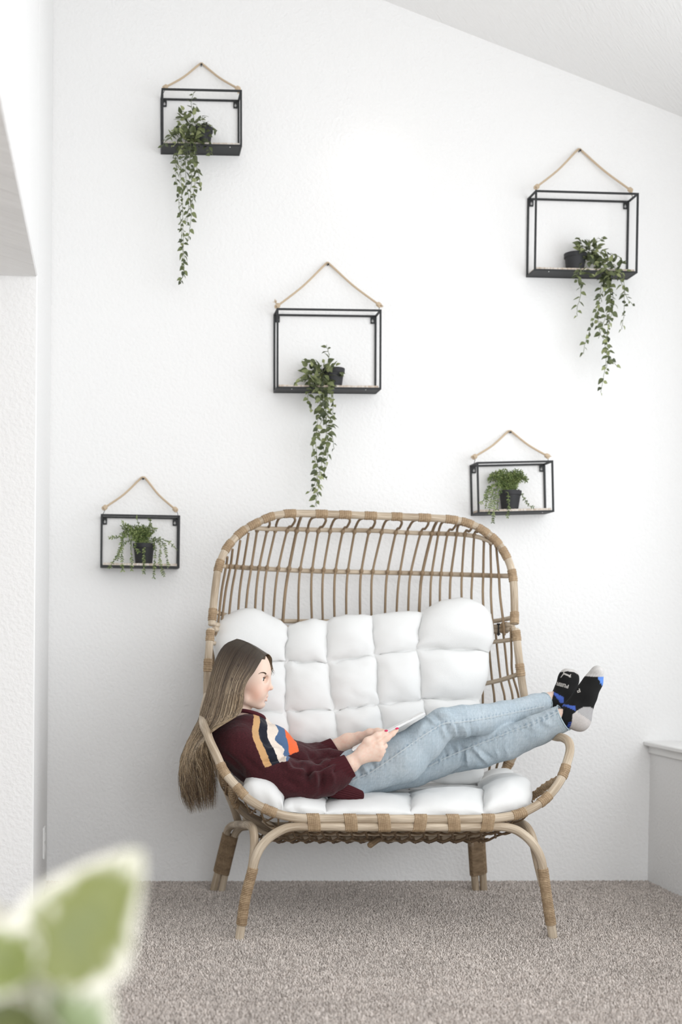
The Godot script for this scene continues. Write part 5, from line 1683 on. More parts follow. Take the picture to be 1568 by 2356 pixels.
		for d in [Vector3(0.16, 0.10, 0.98), Vector3(0.38, 0.30, 0.86), Vector3(0.66, 0.40, 0.64), Vector3(0.90, 0.34, 0.30), Vector3(0.97, 0.22, 0.05)]:
			lid.append(c + Vector3(d.x, d.y, d.z * s).normalized() * 0.0139)
		lid = smooth(lid, 5)
		var lr := PackedFloat32Array()
		for k in lid.size():
			lr.append(0.0005 + 0.0007 * sin(PI * k / (lid.size() - 1.0)))
		la.tube(lid, lr, 6)
		for k in range(3, lid.size() - 1):
			var o := (lid[k] - c).normalized()
			la.tube(PackedVector3Array([lid[k], lid[k] + o * 0.003, lid[k] + o * 0.0055 + Vector3(0, 0.0022, 0)]), PackedFloat32Array([0.0004, 0.0003, 0.0001]), 4)
		var low := PackedVector3Array()
		for d in [Vector3(0.20, -0.12, 0.97), Vector3(0.50, -0.34, 0.78), Vector3(0.80, -0.34, 0.46)]:
			low.append(c + Vector3(d.x, d.y, d.z * s).normalized() * 0.0136)
		la.tube(smooth(low, 4), same(0.0004, 9), 5)
		part("eyelashes", turned(la), plain(Color8(44, 36, 32), 0.6), person)
		var br := Mb.new()
		var arc := PackedVector3Array()
		for w in [Vector3(0.0345, 0.0165, 0.0), Vector3(0.0430, 0.0212, 0.0), Vector3(0.0500, 0.0208, -0.2), Vector3(0.0540, 0.0160, -0.4)]:
			var from := head_at + Vector3(w.x - w.z * 0.0675, w.y, 0.12 * s)
			var into := Vector3(w.z * 0.75, 0, -s).normalized()
			arc.append(h.hit(from, into) - into * 0.0011)
		arc = smooth(arc, 6)
		var bw := PackedFloat32Array()
		for k in arc.size():
			bw.append(0.0007 + 0.0018 * smoothstep(0.0, 0.9, k / (arc.size() - 1.0)))
		br.tube(arc, bw, 7)
		part("eyebrow", turned(br), plain(Color8(84, 66, 54), 0.8), person)
	# painted nails
	var pink := plain(Color8(214, 44, 92), 0.25)
	for d in [[Vector3(0.9098,0.6763,0.868), Vector3(0.9172,0.6783,0.864), 0.0058], [Vector3(0.9456,0.6836,0.866), Vector3(0.9537,0.6863,0.862), 0.005]]:
		var nl := Mb.new()
		var ax: Vector3 = d[1] - d[0]
		var upv := Vector3(-0.3, 0.8, 0.5)
		var x := ax.normalized()
		var z := x.cross(upv).normalized()
		nl.ball(Vector3(d[0]).lerp(d[1], 0.35), x * ax.length() * 0.75, z.cross(x) * 0.0022, z * float(d[2]), 12)
		part("fingernail", nl.mesh(), pink, person)

func turned(m: Mb) -> ArrayMesh:
	var t := head_turn()
	for k in m.v.size():
		m.v[k] = t * (m.v[k] - head_at) + head_at
		m.n[k] = t * m.n[k]
	return m.mesh()

func build_sweater() -> void:
	var f := Field.new()
	f.chain(pv([0.4414,0.6142,0.52,0.54,0.554,0.53,0.6786,0.5048,0.54,0.8228,0.4768,0.56]), [0.090, 0.098, 0.088, 0.085], 0.04)
	f.chain(pv([0.4217,0.6229,0.69,0.5207,0.5655,0.69,0.6574,0.5129,0.68,0.8007,0.4835,0.68]), [0.080, 0.094, 0.085, 0.080], 0.04)
	f.cap(Vector3(0.5794,0.6042,0.555), Vector3(0.5661,0.6184,0.68), 0.060, 0.060, 0.03)
	f.cap(Vector3(0.4616,0.6351,0.62), Vector3(0.4747,0.6744,0.62), 0.080, 0.052, 0.03)
	f.cap(Vector3(0.515,0.661,0.6), Vector3(0.4796,0.6656,0.7), 0.048, 0.05, 0.03)
	# near sleeve
	f.chain(pv([0.443,0.6132,0.745,0.523,0.5471,0.795,0.6037,0.5103,0.825,0.6665,0.5071,0.832,0.7238,0.5192,0.835,0.755,0.5326,0.838,0.7775,0.5446,0.841]), [0.074, 0.066, 0.063, 0.062, 0.058, 0.047, 0.036], 0.02)
	# far sleeve and the cloth over the lap
	f.chain(pv([0.5119,0.6134,0.47,0.6857,0.5382,0.49,0.7682,0.5593,0.51,0.7875,0.5723,0.515]), [0.07, 0.058, 0.047, 0.034], 0.02)
	f.chain(pv([0.6751,0.5407,0.66,0.7619,0.5612,0.68,0.8231,0.5729,0.69]), [0.05, 0.034, 0.019], 0.02)
	# hem lying on the cushion
	f.chain(pv([0.7127,0.486,0.8,0.7598,0.4716,0.8]), [0.034, 0.026], 0.012)
	# neck hole and cuff openings
	f.cap(Vector3(0.4803,0.7091,0.62), Vector3(0.4991,0.777,0.62), 0.050, 0.062, 0.006, true)
	f.build(0.0052)
	wool_folds = [[Vector3(0.5748,0.5893,0.88), Vector3(0.5939,0.5478,0.89), 0.010, 0.008], [Vector3(0.5939,0.5478,0.89), Vector3(0.6454,0.5423,0.89), 0.009, 0.007], [Vector3(0.6007,0.5695,0.88), Vector3(0.641,0.5583,0.88), 0.014, -0.006], [Vector3(0.6538,0.5537,0.89), Vector3(0.6487,0.5082,0.89), 0.010, -0.009], [Vector3(0.6709,0.5538,0.89), Vector3(0.6804,0.4912,0.89), 0.010, 0.008], [Vector3(0.6997,0.544,0.89), Vector3(0.6948,0.487,0.89), 0.009, -0.007],
		[Vector3(0.7242,0.5529,0.88), Vector3(0.7335,0.5073,0.88), 0.008, 0.005], [Vector3(0.57,0.5209,0.88), Vector3(0.6276,0.4898,0.88), 0.012, -0.005], [Vector3(0.6332,0.5299,0.7), Vector3(0.7461,0.5825,0.7), 0.007, -0.008], [Vector3(0.7318,0.5378,0.7), Vector3(0.7702,0.5781,0.7), 0.006, -0.006], [Vector3(0.6746,0.5761,0.56), Vector3(0.7085,0.5824,0.56), 0.012, -0.006], [Vector3(0.4355,0.5927,0.82), Vector3(0.5031,0.5376,0.84), 0.010, -0.004], [Vector3(0.3766,0.5977,0.8), Vector3(0.45,0.5256,0.8), 0.012, -0.004],
		[Vector3(0.5016,0.5673,0.85), Vector3(0.5904,0.5921,0.85), 0.007, -0.007], [Vector3(0.5083,0.6529,0.76), Vector3(0.5292,0.6209,0.76), 0.007, -0.004], [Vector3(0.5551,0.6369,0.74), Vector3(0.5879,0.6106,0.74), 0.007, -0.005], [Vector3(0.5215,0.61,0.8), Vector3(0.5798,0.6016,0.8), 0.006, 0.004]]
	f.displace(wool_relief)
	var m := Mb.new()
	f.put(m, white_tint)
	m.colored = false
	var w := plain(Color.WHITE, 0.95)
	w.albedo_texture = wool_cloth()
	w.uv1_scale = Vector3(1.0 / 0.63, -1.0 / 0.504, 1)
	w.uv1_offset = Vector3(-0.28 / 0.63, 0.84 / 0.504, 0)
	w.rim_enabled = true
	w.rim = 0.15
	w.rim_tint = 0.6
	part("sweater", m.mesh(), w, person)
	# ribbed cuffs and hem
	var knit := plain(Color8(70, 26, 32), 0.95)
	part("cuff", ribbed(pv([0.7434,0.5297,0.838,0.7575,0.5372,0.84,0.7771,0.5484,0.843,0.7968,0.5595,0.845]), [Vector2(0.0455, 0.0455), Vector2(0.0455, 0.0455), Vector2(0.0415, 0.0415), Vector2(0.0385, 0.0385)], 20, 0.020), knit, person)
	part("cuff", ribbed(pv([0.7661,0.5627,0.513,0.7783,0.5691,0.514,0.7936,0.5786,0.515,0.8089,0.588,0.516]), [Vector2(0.044, 0.044), Vector2(0.043, 0.043), Vector2(0.040, 0.040), Vector2(0.037, 0.037)], 20, 0.022), knit, person)
	part("hem", ribbed(pv([0.7415,0.4798,0.82,0.7669,0.4733,0.825,0.8026,0.4643,0.822,0.8407,0.4534,0.815]), [Vector2(0.030, 0.027), Vector2(0.032, 0.027), Vector2(0.031, 0.024), Vector2(0.028, 0.018)], 22, 0.006), knit, person)
	# ribbed collar
	var c := Mb.new()
	var ring := PackedVector3Array()
	for k in 49:
		var a := TAU * k / 48.0
		ring.append(Vector3(0.4804,0.706,0.62) + Vector3(cos(a) * 0.057, sin(a) * 0.018 - cos(a) * 0.012, sin(a) * 0.062))
	c.tube(ring, same(0.0075, ring.size()), 8, false)
	part("collar", c.mesh(), plain(Color8(74, 28, 36), 0.95), person)

# a ribbed knitted end round a limb, closed by a turned-in edge
func ribbed(p: PackedVector3Array, rad: Array, ribs: int, inner: float) -> ArrayMesh:
	var m := Mb.new()
	var line := smooth(p, 4)
	var n := line.size()
	var sides := ribs * 6
	var q := PackedVector3Array()
	var nn := Vector3.UP
	for k in n + 2:
		var kk := mini(k, n - 1)
		var d := (line[mini(kk + 1, n - 1)] - line[maxi(kk - 1, 0)]).normalized()
		nn = (nn - d * nn.dot(d)).normalized()
		var bb := d.cross(nn)
		var t := kk / 4.0
		var i := mini(int(t), rad.size() - 2)
		var r: Vector2 = Vector2(rad[i]).lerp(rad[i + 1], t - i)
		var f := [1.0, 0.93, 0.0][maxi(0, k - n + 1)] as float
		for a in sides:
			var w := TAU * a / sides
			var rr := 0.0019 * sin(w * ribs) * (1.0 if k < n else 0.3)
			var side := nn * cos(w) * (r.y + rr) + bb * sin(w) * (r.x + rr)
			if k == n:
				side = side * 0.96
			elif k == n + 1:
				side = side.normalized() * inner
			q.append(line[kk] + side + d * (0.0012 if k == n else (-0.003 if k == n + 1 else 0.0)) + (Vector3.ZERO if k > 0 else d * 0.001 - side * 0.05))
	m.grid(q, sides, n + 2, true, false)
	return m.mesh()

func build_jeans() -> void:
	var f := Field.new()
	f.cap(Vector3(0.8441,0.4827,0.57), Vector3(0.8212,0.4997,0.69), 0.082, 0.082, 0.03)
	f.chain(pv([0.846,0.5219,0.7,0.9988,0.5735,0.732,1.072,0.632,0.735,1.1355,0.6917,0.735,1.2054,0.6977,0.71,1.2878,0.7015,0.672,1.3818,0.719,0.63,1.514,0.75,0.572,1.5664,0.7616,0.552]), [0.080, 0.082, 0.066, 0.052, 0.054, 0.053, 0.045, 0.0365, 0.0335], 0.014)
	f.chain(pv([0.8665,0.4866,0.55,1.0785,0.5257,0.56,1.1883,0.5627,0.585,1.2945,0.5905,0.63,1.3786,0.6224,0.675,1.4647,0.6711,0.73,1.5505,0.7242,0.779]), [0.078, 0.07, 0.062, 0.060, 0.057, 0.0505, 0.0455], 0.014)
	f.cut(Vector3(1.5524,0.7579,0.556), Vector3(1.5524,0.7579,0.556) - Vector3(1.514,0.75,0.572), 0.075)
	f.cap(Vector3(1.5397,0.755,0.561), Vector3(1.6069,0.7691,0.54), 0.0262, 0.027, 0.004, true)
	f.cut(Vector3(1.5408,0.7178,0.773), Vector3(1.5363,0.7154,0.771) - Vector3(1.4834,0.6839,0.741), 0.085)
	f.cap(Vector3(1.5284,0.7098,0.766), Vector3(1.5888,0.7479,0.8), 0.0375, 0.038, 0.004, true)
	f.build(0.0052)
	var front := Vector3(0, 0, -1)
	for s in [pv([0.7707,0.5233,1,0.7998,0.54,1,0.8345,0.5554,1,0.883,0.5876,1,0.9398,0.6281,1,1.0037,0.6743,1,1.0398,0.6968,1,1.0733,0.7137,1,1.1282,0.7182,1,1.2098,0.7313,1,1.3071,0.7514,1,1.3947,0.7702,1]), pv([1.0208,0.5743,1,1.0822,0.6052,1,1.1396,0.6299,1,1.2112,0.6574,1,1.2758,0.6835,1,1.3716,0.7198,1,1.4406,0.7524,1])]:
		# those points lie on a plane in front of the leg: follow the line of sight back to the cloth
		var line := PackedVector3Array()
		for p in even(smooth(s, 6), 0.006):
			line.append(f.hit(p, (p - Vector3(0, 1, 5)).normalized()))
		jeans_seams.append(line)
	jeans_folds = [[Vector3(1.1323,0.6994,0.78), Vector3(1.151,0.6525,0.78), 0.005, -0.006], [Vector3(1.1501,0.7024,0.78), Vector3(1.1718,0.6512,0.78), 0.005, 0.005], [Vector3(1.1707,0.6989,0.77), Vector3(1.1895,0.649,0.77), 0.005, -0.005], [Vector3(1.1147,0.6905,0.78), Vector3(1.1304,0.6407,0.78), 0.005, 0.005], [Vector3(1.1945,0.6939,0.76), Vector3(1.2163,0.6453,0.76), 0.0045, 0.004], [Vector3(1.0962,0.7284,0.78), Vector3(1.1204,0.6993,0.78), 0.005, -0.004], [Vector3(1.0756,0.7166,0.78), Vector3(1.1029,0.6845,0.78), 0.005, 0.003],
		[Vector3(1.1136,0.7308,0.77), Vector3(1.1585,0.7165,0.77), 0.005, 0.003], [Vector3(1.1432,0.7428,0.77), Vector3(1.1912,0.724,0.77), 0.005, -0.003], [Vector3(1.2212,0.6963,0.75), Vector3(1.2371,0.649,0.75), 0.0045, -0.003], [Vector3(1.2511,0.6972,0.74), Vector3(1.2639,0.6558,0.74), 0.0045, 0.0022],
		[Vector3(1.228,0.5989,0.69), Vector3(1.2231,0.5313,0.69), 0.006, -0.007], [Vector3(1.2341,0.5974,0.69), Vector3(1.2474,0.5344,0.69), 0.005, 0.006], [Vector3(1.2432,0.6005,0.69), Vector3(1.2929,0.5467,0.69), 0.006, -0.006], [Vector3(1.2522,0.6066,0.69), Vector3(1.3142,0.5467,0.69), 0.005, 0.005], [Vector3(1.2675,0.6106,0.7), Vector3(1.3322,0.5599,0.7), 0.005, -0.004], [Vector3(1.3252,0.6067,0.72), Vector3(1.3442,0.562,0.72), 0.004, 0.0035], [Vector3(1.3522,0.6182,0.73), Vector3(1.3712,0.5736,0.73), 0.004, 0.0028], [Vector3(1.2177,0.6217,0.66), Vector3(1.2304,0.5946,0.66), 0.005, -0.005], [Vector3(1.193,0.6146,0.65), Vector3(1.2029,0.5783,0.65), 0.005, -0.005], [Vector3(1.1653,0.6014,0.64), Vector3(1.1751,0.5636,0.64), 0.005, -0.004],
		[Vector3(1.2376,0.5356,0.66), Vector3(1.1926,0.4855,0.66), 0.008, -0.006], [Vector3(1.0332,0.6594,0.8), Vector3(1.0694,0.7004,0.8), 0.008, 0.003], [Vector3(0.8653,0.5783,0.8), Vector3(0.8996,0.542,0.8), 0.006, -0.004], [Vector3(0.8319,0.549,0.8), Vector3(0.853,0.5127,0.8), 0.006, -0.005], [Vector3(0.8494,0.5564,0.8), Vector3(0.8735,0.5201,0.8), 0.005, 0.004], [Vector3(1.3981,0.6915,0.77), Vector3(1.4408,0.6593,0.77), 0.007, -0.002], [Vector3(1.4549,0.7132,0.8), Vector3(1.4898,0.6885,0.8), 0.008, 0.003]]
	f.displace(denim_relief)
	var m := Mb.new()
	f.put(m, denim_tint)
	var d := tinted(0.85)
	d.albedo_texture = denim_weave()
	d.uv1_scale = Vector3(9, 9, 9)
	var j := part("jeans", m.mesh(), d, person)
	for line in jeans_seams:
		var sm := Mb.new()
		for off in [0.0, -0.0028]:
			var q := PackedVector3Array()
			for p in line:
				q.append(p + Vector3(0, off, 0.0006))
			sm.tube(q, same(0.0010, q.size()), 6)
		part("seam", sm.mesh(), plain(Color8(206, 214, 218), 0.8), j)
	# rolled hems: two rows of stitching round each leg end
	for hm in [[Vector3(1.5497,0.7572,0.557), Vector3(1.549,0.7571,0.557) - Vector3(1.514,0.75,0.572), 0.0342], [Vector3(1.5389,0.7165,0.772), Vector3(1.5337,0.7138,0.77) - Vector3(1.4834,0.6839,0.741), 0.0455]]:
		var ax := Vector3(hm[1]).normalized()
		var u := ax.cross(Vector3.UP).normalized()
		var w := u.cross(ax)
		var hmesh := Mb.new()
		for k in 2:
			var ring := PackedVector3Array()
			for t in 41:
				var a := TAU * t / 40.0
				ring.append(Vector3(hm[0]) - ax * (0.016 * k - 0.002) + (u * cos(a) + w * sin(a)) * (float(hm[2]) + 0.0006))
			hmesh.tube(ring, same(0.0018 if k == 0 else 0.0009, 41), 6, false)
		part("hem", hmesh.mesh(), plain(Color8(178, 194, 200), 0.85), j)

func denim_weave() -> ImageTexture:
	var im := Image.create(256, 256, false, Image.FORMAT_RGB8)
	var f := noise(0.05, 77, 3)
	var rng := RandomNumberGenerator.new()
	rng.seed = 5
	var row := []
	for k in 256:
		row.append(rng.randf_range(-0.05, 0.05))
	for y in 256:
		for x in 256:
			var t: float = 0.92 + row[x] * 0.7 + row[(y * 7) % 256] * 0.5 + 0.05 * f.get_noise_2d(x * 4.0, y * 0.6) + (0.03 if (x + y) % 6 < 3 else -0.02)
			t = clampf(t, 0.0, 1.0)
			im.set_pixel(x, y, Color(t, t, t))
	return ImageTexture.create_from_image(im)

func build_socks() -> void:
	var mat := tinted(0.95)
	# the far foot, its top turned to the viewer
	var f := Field.new()
	f.chain(pv([1.5587,0.7618,0.556,1.5944,0.7666,0.553,1.6151,0.7727,0.548]), [0.033, 0.034, 0.036], 0.02)
	f.cap(Vector3(1.6171,0.747,0.535), Vector3(1.6265,0.7977,0.55), 0.033, 0.034, 0.02)
	f.cap(Vector3(1.6238,0.8009,0.553), Vector3(1.6357,0.8367,0.553), 0.033, 0.0325, 0.02)
	f.cap(Vector3(1.625,0.8414,0.556), Vector3(1.6452,0.8353,0.553), 0.027, 0.025, 0.015)
	f.cap(Vector3(1.6278,0.8585,0.556), Vector3(1.6488,0.8555,0.555), 0.0185, 0.0185, 0.015)
	f.cut(Vector3(1.5713,0.765,0.556), Vector3(-1.0, 0.32, -0.25), 0.06)
	f.cap(Vector3(1.5304,0.7569,0.556), Vector3(1.5878,0.765,0.554), 0.0305, 0.0305, 0.002, true)
	f.build(0.0034)
	var m := Mb.new()
	f.put(m, sock_far_tint)
	var s1 := part("sock", m.mesh(), mat, person, "black ankle sock with a pale toe, its top facing the viewer")
	# the near foot, its inner side to the viewer and the sole to the right
	var g := Field.new()
	g.chain(pv([1.5156,0.7034,0.76,1.5561,0.7222,0.772,1.579,0.727,0.775]), [0.031, 0.035, 0.037], 0.02)
	g.cap(Vector3(1.5841,0.7199,0.778), Vector3(1.5942,0.7039,0.78), 0.035, 0.0335, 0.02)
	g.cap(Vector3(1.5715,0.7464,0.778), Vector3(1.6142,0.809,0.785), 0.034, 0.031, 0.02)
	g.cap(Vector3(1.602,0.7274,0.778), Vector3(1.6174,0.7823,0.782), 0.031, 0.028, 0.02)
	g.cap(Vector3(1.6129,0.7987,0.785), Vector3(1.636,0.8416,0.785), 0.031, 0.028, 0.02)
	g.cap(Vector3(1.636,0.8416,0.785), Vector3(1.65,0.8755,0.782), 0.0285, 0.0185, 0.02)
	g.cap(Vector3(1.6534,0.8647,0.77), Vector3(1.6437,0.876,0.8), 0.018, 0.0185, 0.015)
	g.cut(Vector3(1.525,0.7096,0.763), Vector3(-1.0, 0.35, -0.1), 0.07)
	g.build(0.0034)
	var m2 := Mb.new()
	g.put(m2, sock_near_tint)
	var s2 := part("sock", m2.mesh(), mat, person, "black ankle sock with a blue band and grey heel, seen from its inner side")
	# pale lettering and the leaping cat knitted into the socks
	var pale := plain(Color8(178, 174, 168), 0.9)
	var eye := Vector3(0, 1, 5)                              # seen squarely from in front of the chair
	part("lettering", knit_text("PUMA", f, Vector3(1.5821,0.8196,0.7), (Vector3(1.5375,0.8313,0.7) - Vector3(1.5821,0.8196,0.7)).normalized(), 0.044, 0.0125, eye), pale, s1)
	part("emblem", knit_cat(f, Vector3(1.5539,0.8509,0.7), Vector3(1.5906,0.855,0.7), eye), pale, s1)
	part("lettering", knit_text("P", g, Vector3(1.5482,0.8169,0.9), (Vector3(1.5336,0.8125,0.9) - Vector3(1.5482,0.8169,0.9)).normalized(), 0.013, 0.0125, eye), pale, s2)

# blocky capitals laid on a knitted surface; each stroke is a small quad of the letter's grid
func knit_text(word: String, f: Field, o: Vector3, ux: Vector3, wide: float, high: float, dir: Vector3) -> ArrayMesh:
	var strokes := {"P": [[0, 0, 0.3, 1], [0.3, 0.78, 0.75, 1], [0.3, 0.38, 0.75, 0.58], [0.62, 0.38, 0.9, 1]], "U": [[0, 0, 0.3, 1], [0.3, 0, 0.62, 0.22], [0.6, 0, 0.9, 1]],
		"M": [[0, 0, 0.24, 1], [0.24, 0.78, 0.9, 1], [0.36, 0, 0.58, 0.8], [0.7, 0, 0.94, 1]], "A": [[0, 0, 0.3, 1], [0.3, 0.78, 0.62, 1], [0.3, 0.36, 0.62, 0.56], [0.6, 0, 0.9, 1]]}
	var uy := ux.cross(Vector3(0, 0, -1)).normalized()
	if uy.y > 0:
		uy = -uy                                            # the word stands on its head
	var m := Mb.new()
	var step := wide / word.length()
	for k in word.length():
		for s in strokes[word[k]]:
			var nx := 4
			var ny := 5
			var q := PackedVector3Array()
			for b in ny:
				for a in nx:
					var x := lerpf(s[0], s[2], a / (nx - 1.0))
					var y := lerpf(s[1], s[3], b / (ny - 1.0))
					var p := o + ux * ((k + x * 0.96) * step) + uy * (y - 0.5) * high
					var see := (p - dir).normalized()
					q.append(f.hit(p, see) - see * 0.0006)
			m.grid(q, nx, ny)
	return m.mesh()

func knit_cat(f: Field, a: Vector3, b: Vector3, dir: Vector3) -> ArrayMesh:
	# a leaping cat: rump, back, head, hind leg, front leg, tail, as tapering strokes in the frame a -> b
	var ux := (b - a)
	var uy := ux.cross(Vector3(0, 0, 1)).normalized() * ux.length()
	if uy.y < 0:
		uy = -uy
	var m := Mb.new()
	for s in [[Vector2(0.30, 0.36), Vector2(0.62, 0.20), Vector2(0.95, 0.02), 0.085, 0.075], [Vector2(0.32, 0.34), Vector2(0.16, 0.16), Vector2(0.0, 0.0), 0.055, 0.03], [Vector2(0.34, 0.34), Vector2(0.31, 0.46), Vector2(0.36, 0.60), 0.055, 0.03], [Vector2(0.86, 0.08), Vector2(0.95, 0.12), Vector2(1.0, 0.22), 0.06, 0.03], [Vector2(0.80, 0.02), Vector2(0.88, -0.06), Vector2(1.0, -0.04), 0.05, 0.03]]:
		var q := PackedVector3Array()
		var p0: Vector2 = s[0]
		var p1: Vector2 = s[1]
		var p2: Vector2 = s[2]
		for k in 9:
			var t := k / 8.0
			var c := p0.lerp(p1, t).lerp(p1.lerp(p2, t), t)
			var tg := (p1.lerp(p2, t) - p0.lerp(p1, t)).normalized()
			var nn := Vector2(-tg.y, tg.x) * lerpf(s[3], s[4], t)
			for e in [1.0, 0.0, -1.0]:
				var w: Vector2 = c + nn * e
				var p: Vector3 = a + ux * w.x + uy * w.y
				var see := (p - dir).normalized()
				q.append(f.hit(p, see) - see * 0.0006)
		m.grid(q, 3, 9)
	return m.mesh()

func build_hair() -> void:
	var fr := pv([0.5294,0.9149,0.655,0.5126,0.8931,0.685,0.4905,0.8594,0.7,0.4676,0.83,0.71,0.4565,0.7962,0.714,0.4547,0.7609,0.714,0.4393,0.7202,0.725,0.3871,0.6945,0.8,0.3422,0.6714,0.822,0.3247,0.6229,0.795,0.3466,0.5291,0.77,0.361,0.4002,0.755])
	var bk := pv([0.4429,0.9717,0.6,0.4007,0.9517,0.6,0.3725,0.9077,0.6,0.3536,0.8472,0.6,0.3345,0.7689,0.605,0.3152,0.7027,0.61,0.294,0.6552,0.62,0.274,0.6112,0.635,0.2601,0.5647,0.65,0.2526,0.5164,0.66,0.2587,0.4505,0.67,0.2857,0.3715,0.68])
	var bulge := [0.035, 0.062, 0.075, 0.078, 0.074, 0.066, 0.055, 0.03, 0.03, 0.03, 0.03, 0.02]
	var fr2 := pv([0.53,0.9148,0.65,0.5521,0.9201,0.605,0.5669,0.9046,0.58,0.568,0.8815,0.568,0.5645,0.8569,0.562,0.5597,0.8324,0.56])
	var bk2 := pv([0.4429,0.9717,0.6,0.4373,0.9652,0.55,0.4159,0.9371,0.52,0.4022,0.8706,0.51,0.39,0.7832,0.52,0.38,0.703,0.54])
	var rng := RandomNumberGenerator.new()
	rng.seed = 99
	var m := Mb.new()
	m.colored = true
	var wave := noise(3.0, 55, 2)
	# the mass beneath the strands
	for side in 2:
		var f := fr if side == 0 else fr2
		var b := bk if side == 0 else bk2
		var rows := smooth(f, 4)
		var rows2 := smooth(b, 4)
		var n := rows.size() - (5 if side == 0 else 0)
		for layer in (2 if side == 0 else 1):
			var q := PackedVector3Array()
			var qc := PackedColorArray()
			for k in n:
				var t := k / (rows.size() - 1.0)
				for a in 15:
					var u := a / 14.0
					q.append(lock_point(rows, rows2, bulge, k / 4.0, u, side) + Vector3(0.002 * (u - 0.5), -0.004, -0.016 - 0.05 * layer * smoothstep(0.4, 0.7, t)))
					qc.append(hair_tint(t, 0.1))
			m.grid(q, 15, n, false, false, Vector2(1, 1), qc)
	var fs: Array[PackedVector3Array] = [smooth(fr, 4), smooth(fr2, 4)]
	var bs: Array[PackedVector3Array] = [smooth(bk, 4), smooth(bk2, 4)]
	for k in 3000:
		var side := 0 if k < 2450 else 1
		var f := fr if side == 0 else fr2
		var b := bk if side == 0 else bk2
		var u := rng.randf()
		if side == 0 and k % 5 == 0:
			u = pow(u, 2.0) * 0.3 if k % 10 == 0 else 1.0 - pow(u, 2.0) * 0.3
		if side == 1:
			u = pow(u, 1.8)
		var stop := (f.size() - 1.0) * (rng.randf_range(0.90, 1.0) if side == 0 else rng.randf_range(0.85, 1.0))
		var deep := rng.randf() * rng.randf()
		var drift := rng.randfn()
		var q := PackedVector3Array()
		var qc := PackedColorArray()
		var rr := PackedFloat32Array()
		var steps := 30 if side == 0 else 14
		var own := rng.randf() * 40.0
		var bright := rng.randf()
		var thick := rng.randf_range(0.0005, 0.00095)
		var f2 := fs[side]
		var b2 := bs[side]
		for s in steps + 1:
			var t := stop * s / steps
			var g := t / (f.size() - 1.0)
			var spread := smoothstep(0.25, 1.0, g) * (1.0 if side == 0 else 0.25)
			var uu := u + drift * (0.012 * spread + 0.045 * smoothstep(0.5, 1.0, g)) + (0.02 + 0.06 * smoothstep(0.45, 0.9, g)) * spread * wave.get_noise_2d(own, t * 0.22) + 0.16 * spread * wave.get_noise_2d(floorf(own / 5.0) * 9.0, t * 0.12)
			var p := lock_point(f2, b2, bulge, t, uu, side)
			p.z += 0.004 - deep * (0.014 + (0.07 * smoothstep(0.45, 0.75, g) if side == 0 else 0.0)) + (0.003 + 0.014 * smoothstep(0.5, 0.8, g)) * spread * wave.get_noise_2d(own + 100.0, t * 0.3)
			if s == 0:
				p.z -= 0.004
			q.append(p)
			rr.append(thick * (0.75 + 0.25 * sin(PI * g)) * (1.0 if s < steps - 3 else 0.25 + 0.25 * (steps - s)))
			qc.append(hair_tint(g, bright))
		m.tube(q, rr, 4, false, 0.3, qc)
	var hm := tinted(0.38)
	hm.metallic_specular = 0.5
	part("hair", m.mesh(), hm, person)

func lock_point(f: PackedVector3Array, b: PackedVector3Array, bulge: Array, row: float, u: float, side: int) -> Vector3:
	var k := clampf(row * 4.0, 0.0, f.size() - 1.001)
	var i := int(k)
	var w := k - i
	var pf := f[i].lerp(f[i + 1], w)
	var pb := b[i].lerp(b[i + 1], w)
	var p := pf.lerp(pb, u)
	var arch := 4.0 * clampf(u, 0.0, 1.0) * (1.0 - clampf(u, 0.0, 1.0))
	if side == 0:
		var j := clampf(row, 0.0, 10.999)
		p.z += lerpf(bulge[int(j)], bulge[int(j) + 1], j - int(j)) * sqrt(arch)
		if row < 2.0:
			p.y += 0.010 * arch * (1.0 - row * 0.5)
	else:
		p.z -= 0.03 * sqrt(arch) * minf(row, 1.0)
		if row < 2.0:
			p.y += 0.012 * arch * (1.0 - absf(row - 0.7) * 0.6)
	return p

func hair_tint(g: float, bright: float) -> Color:
	var c := lin(66, 53, 42).lerp(lin(120, 101, 80), smoothstep(0.08, 0.42, g)).lerp(lin(164, 142, 112), smoothstep(0.42, 0.72, g)).lerp(lin(116, 92, 68), smoothstep(0.72, 1.0, g))
	if bright > 0.84:
		c = c.lerp(lin(214, 194, 164), 0.7 * smoothstep(0.10, 0.36, g))
	elif bright > 0.68:
		c = c.lerp(lin(184, 160, 128), 0.45 * smoothstep(0.10, 0.4, g))
	elif bright < 0.42:
		c = c.lerp(lin(50, 38, 30), 0.68)
	return c

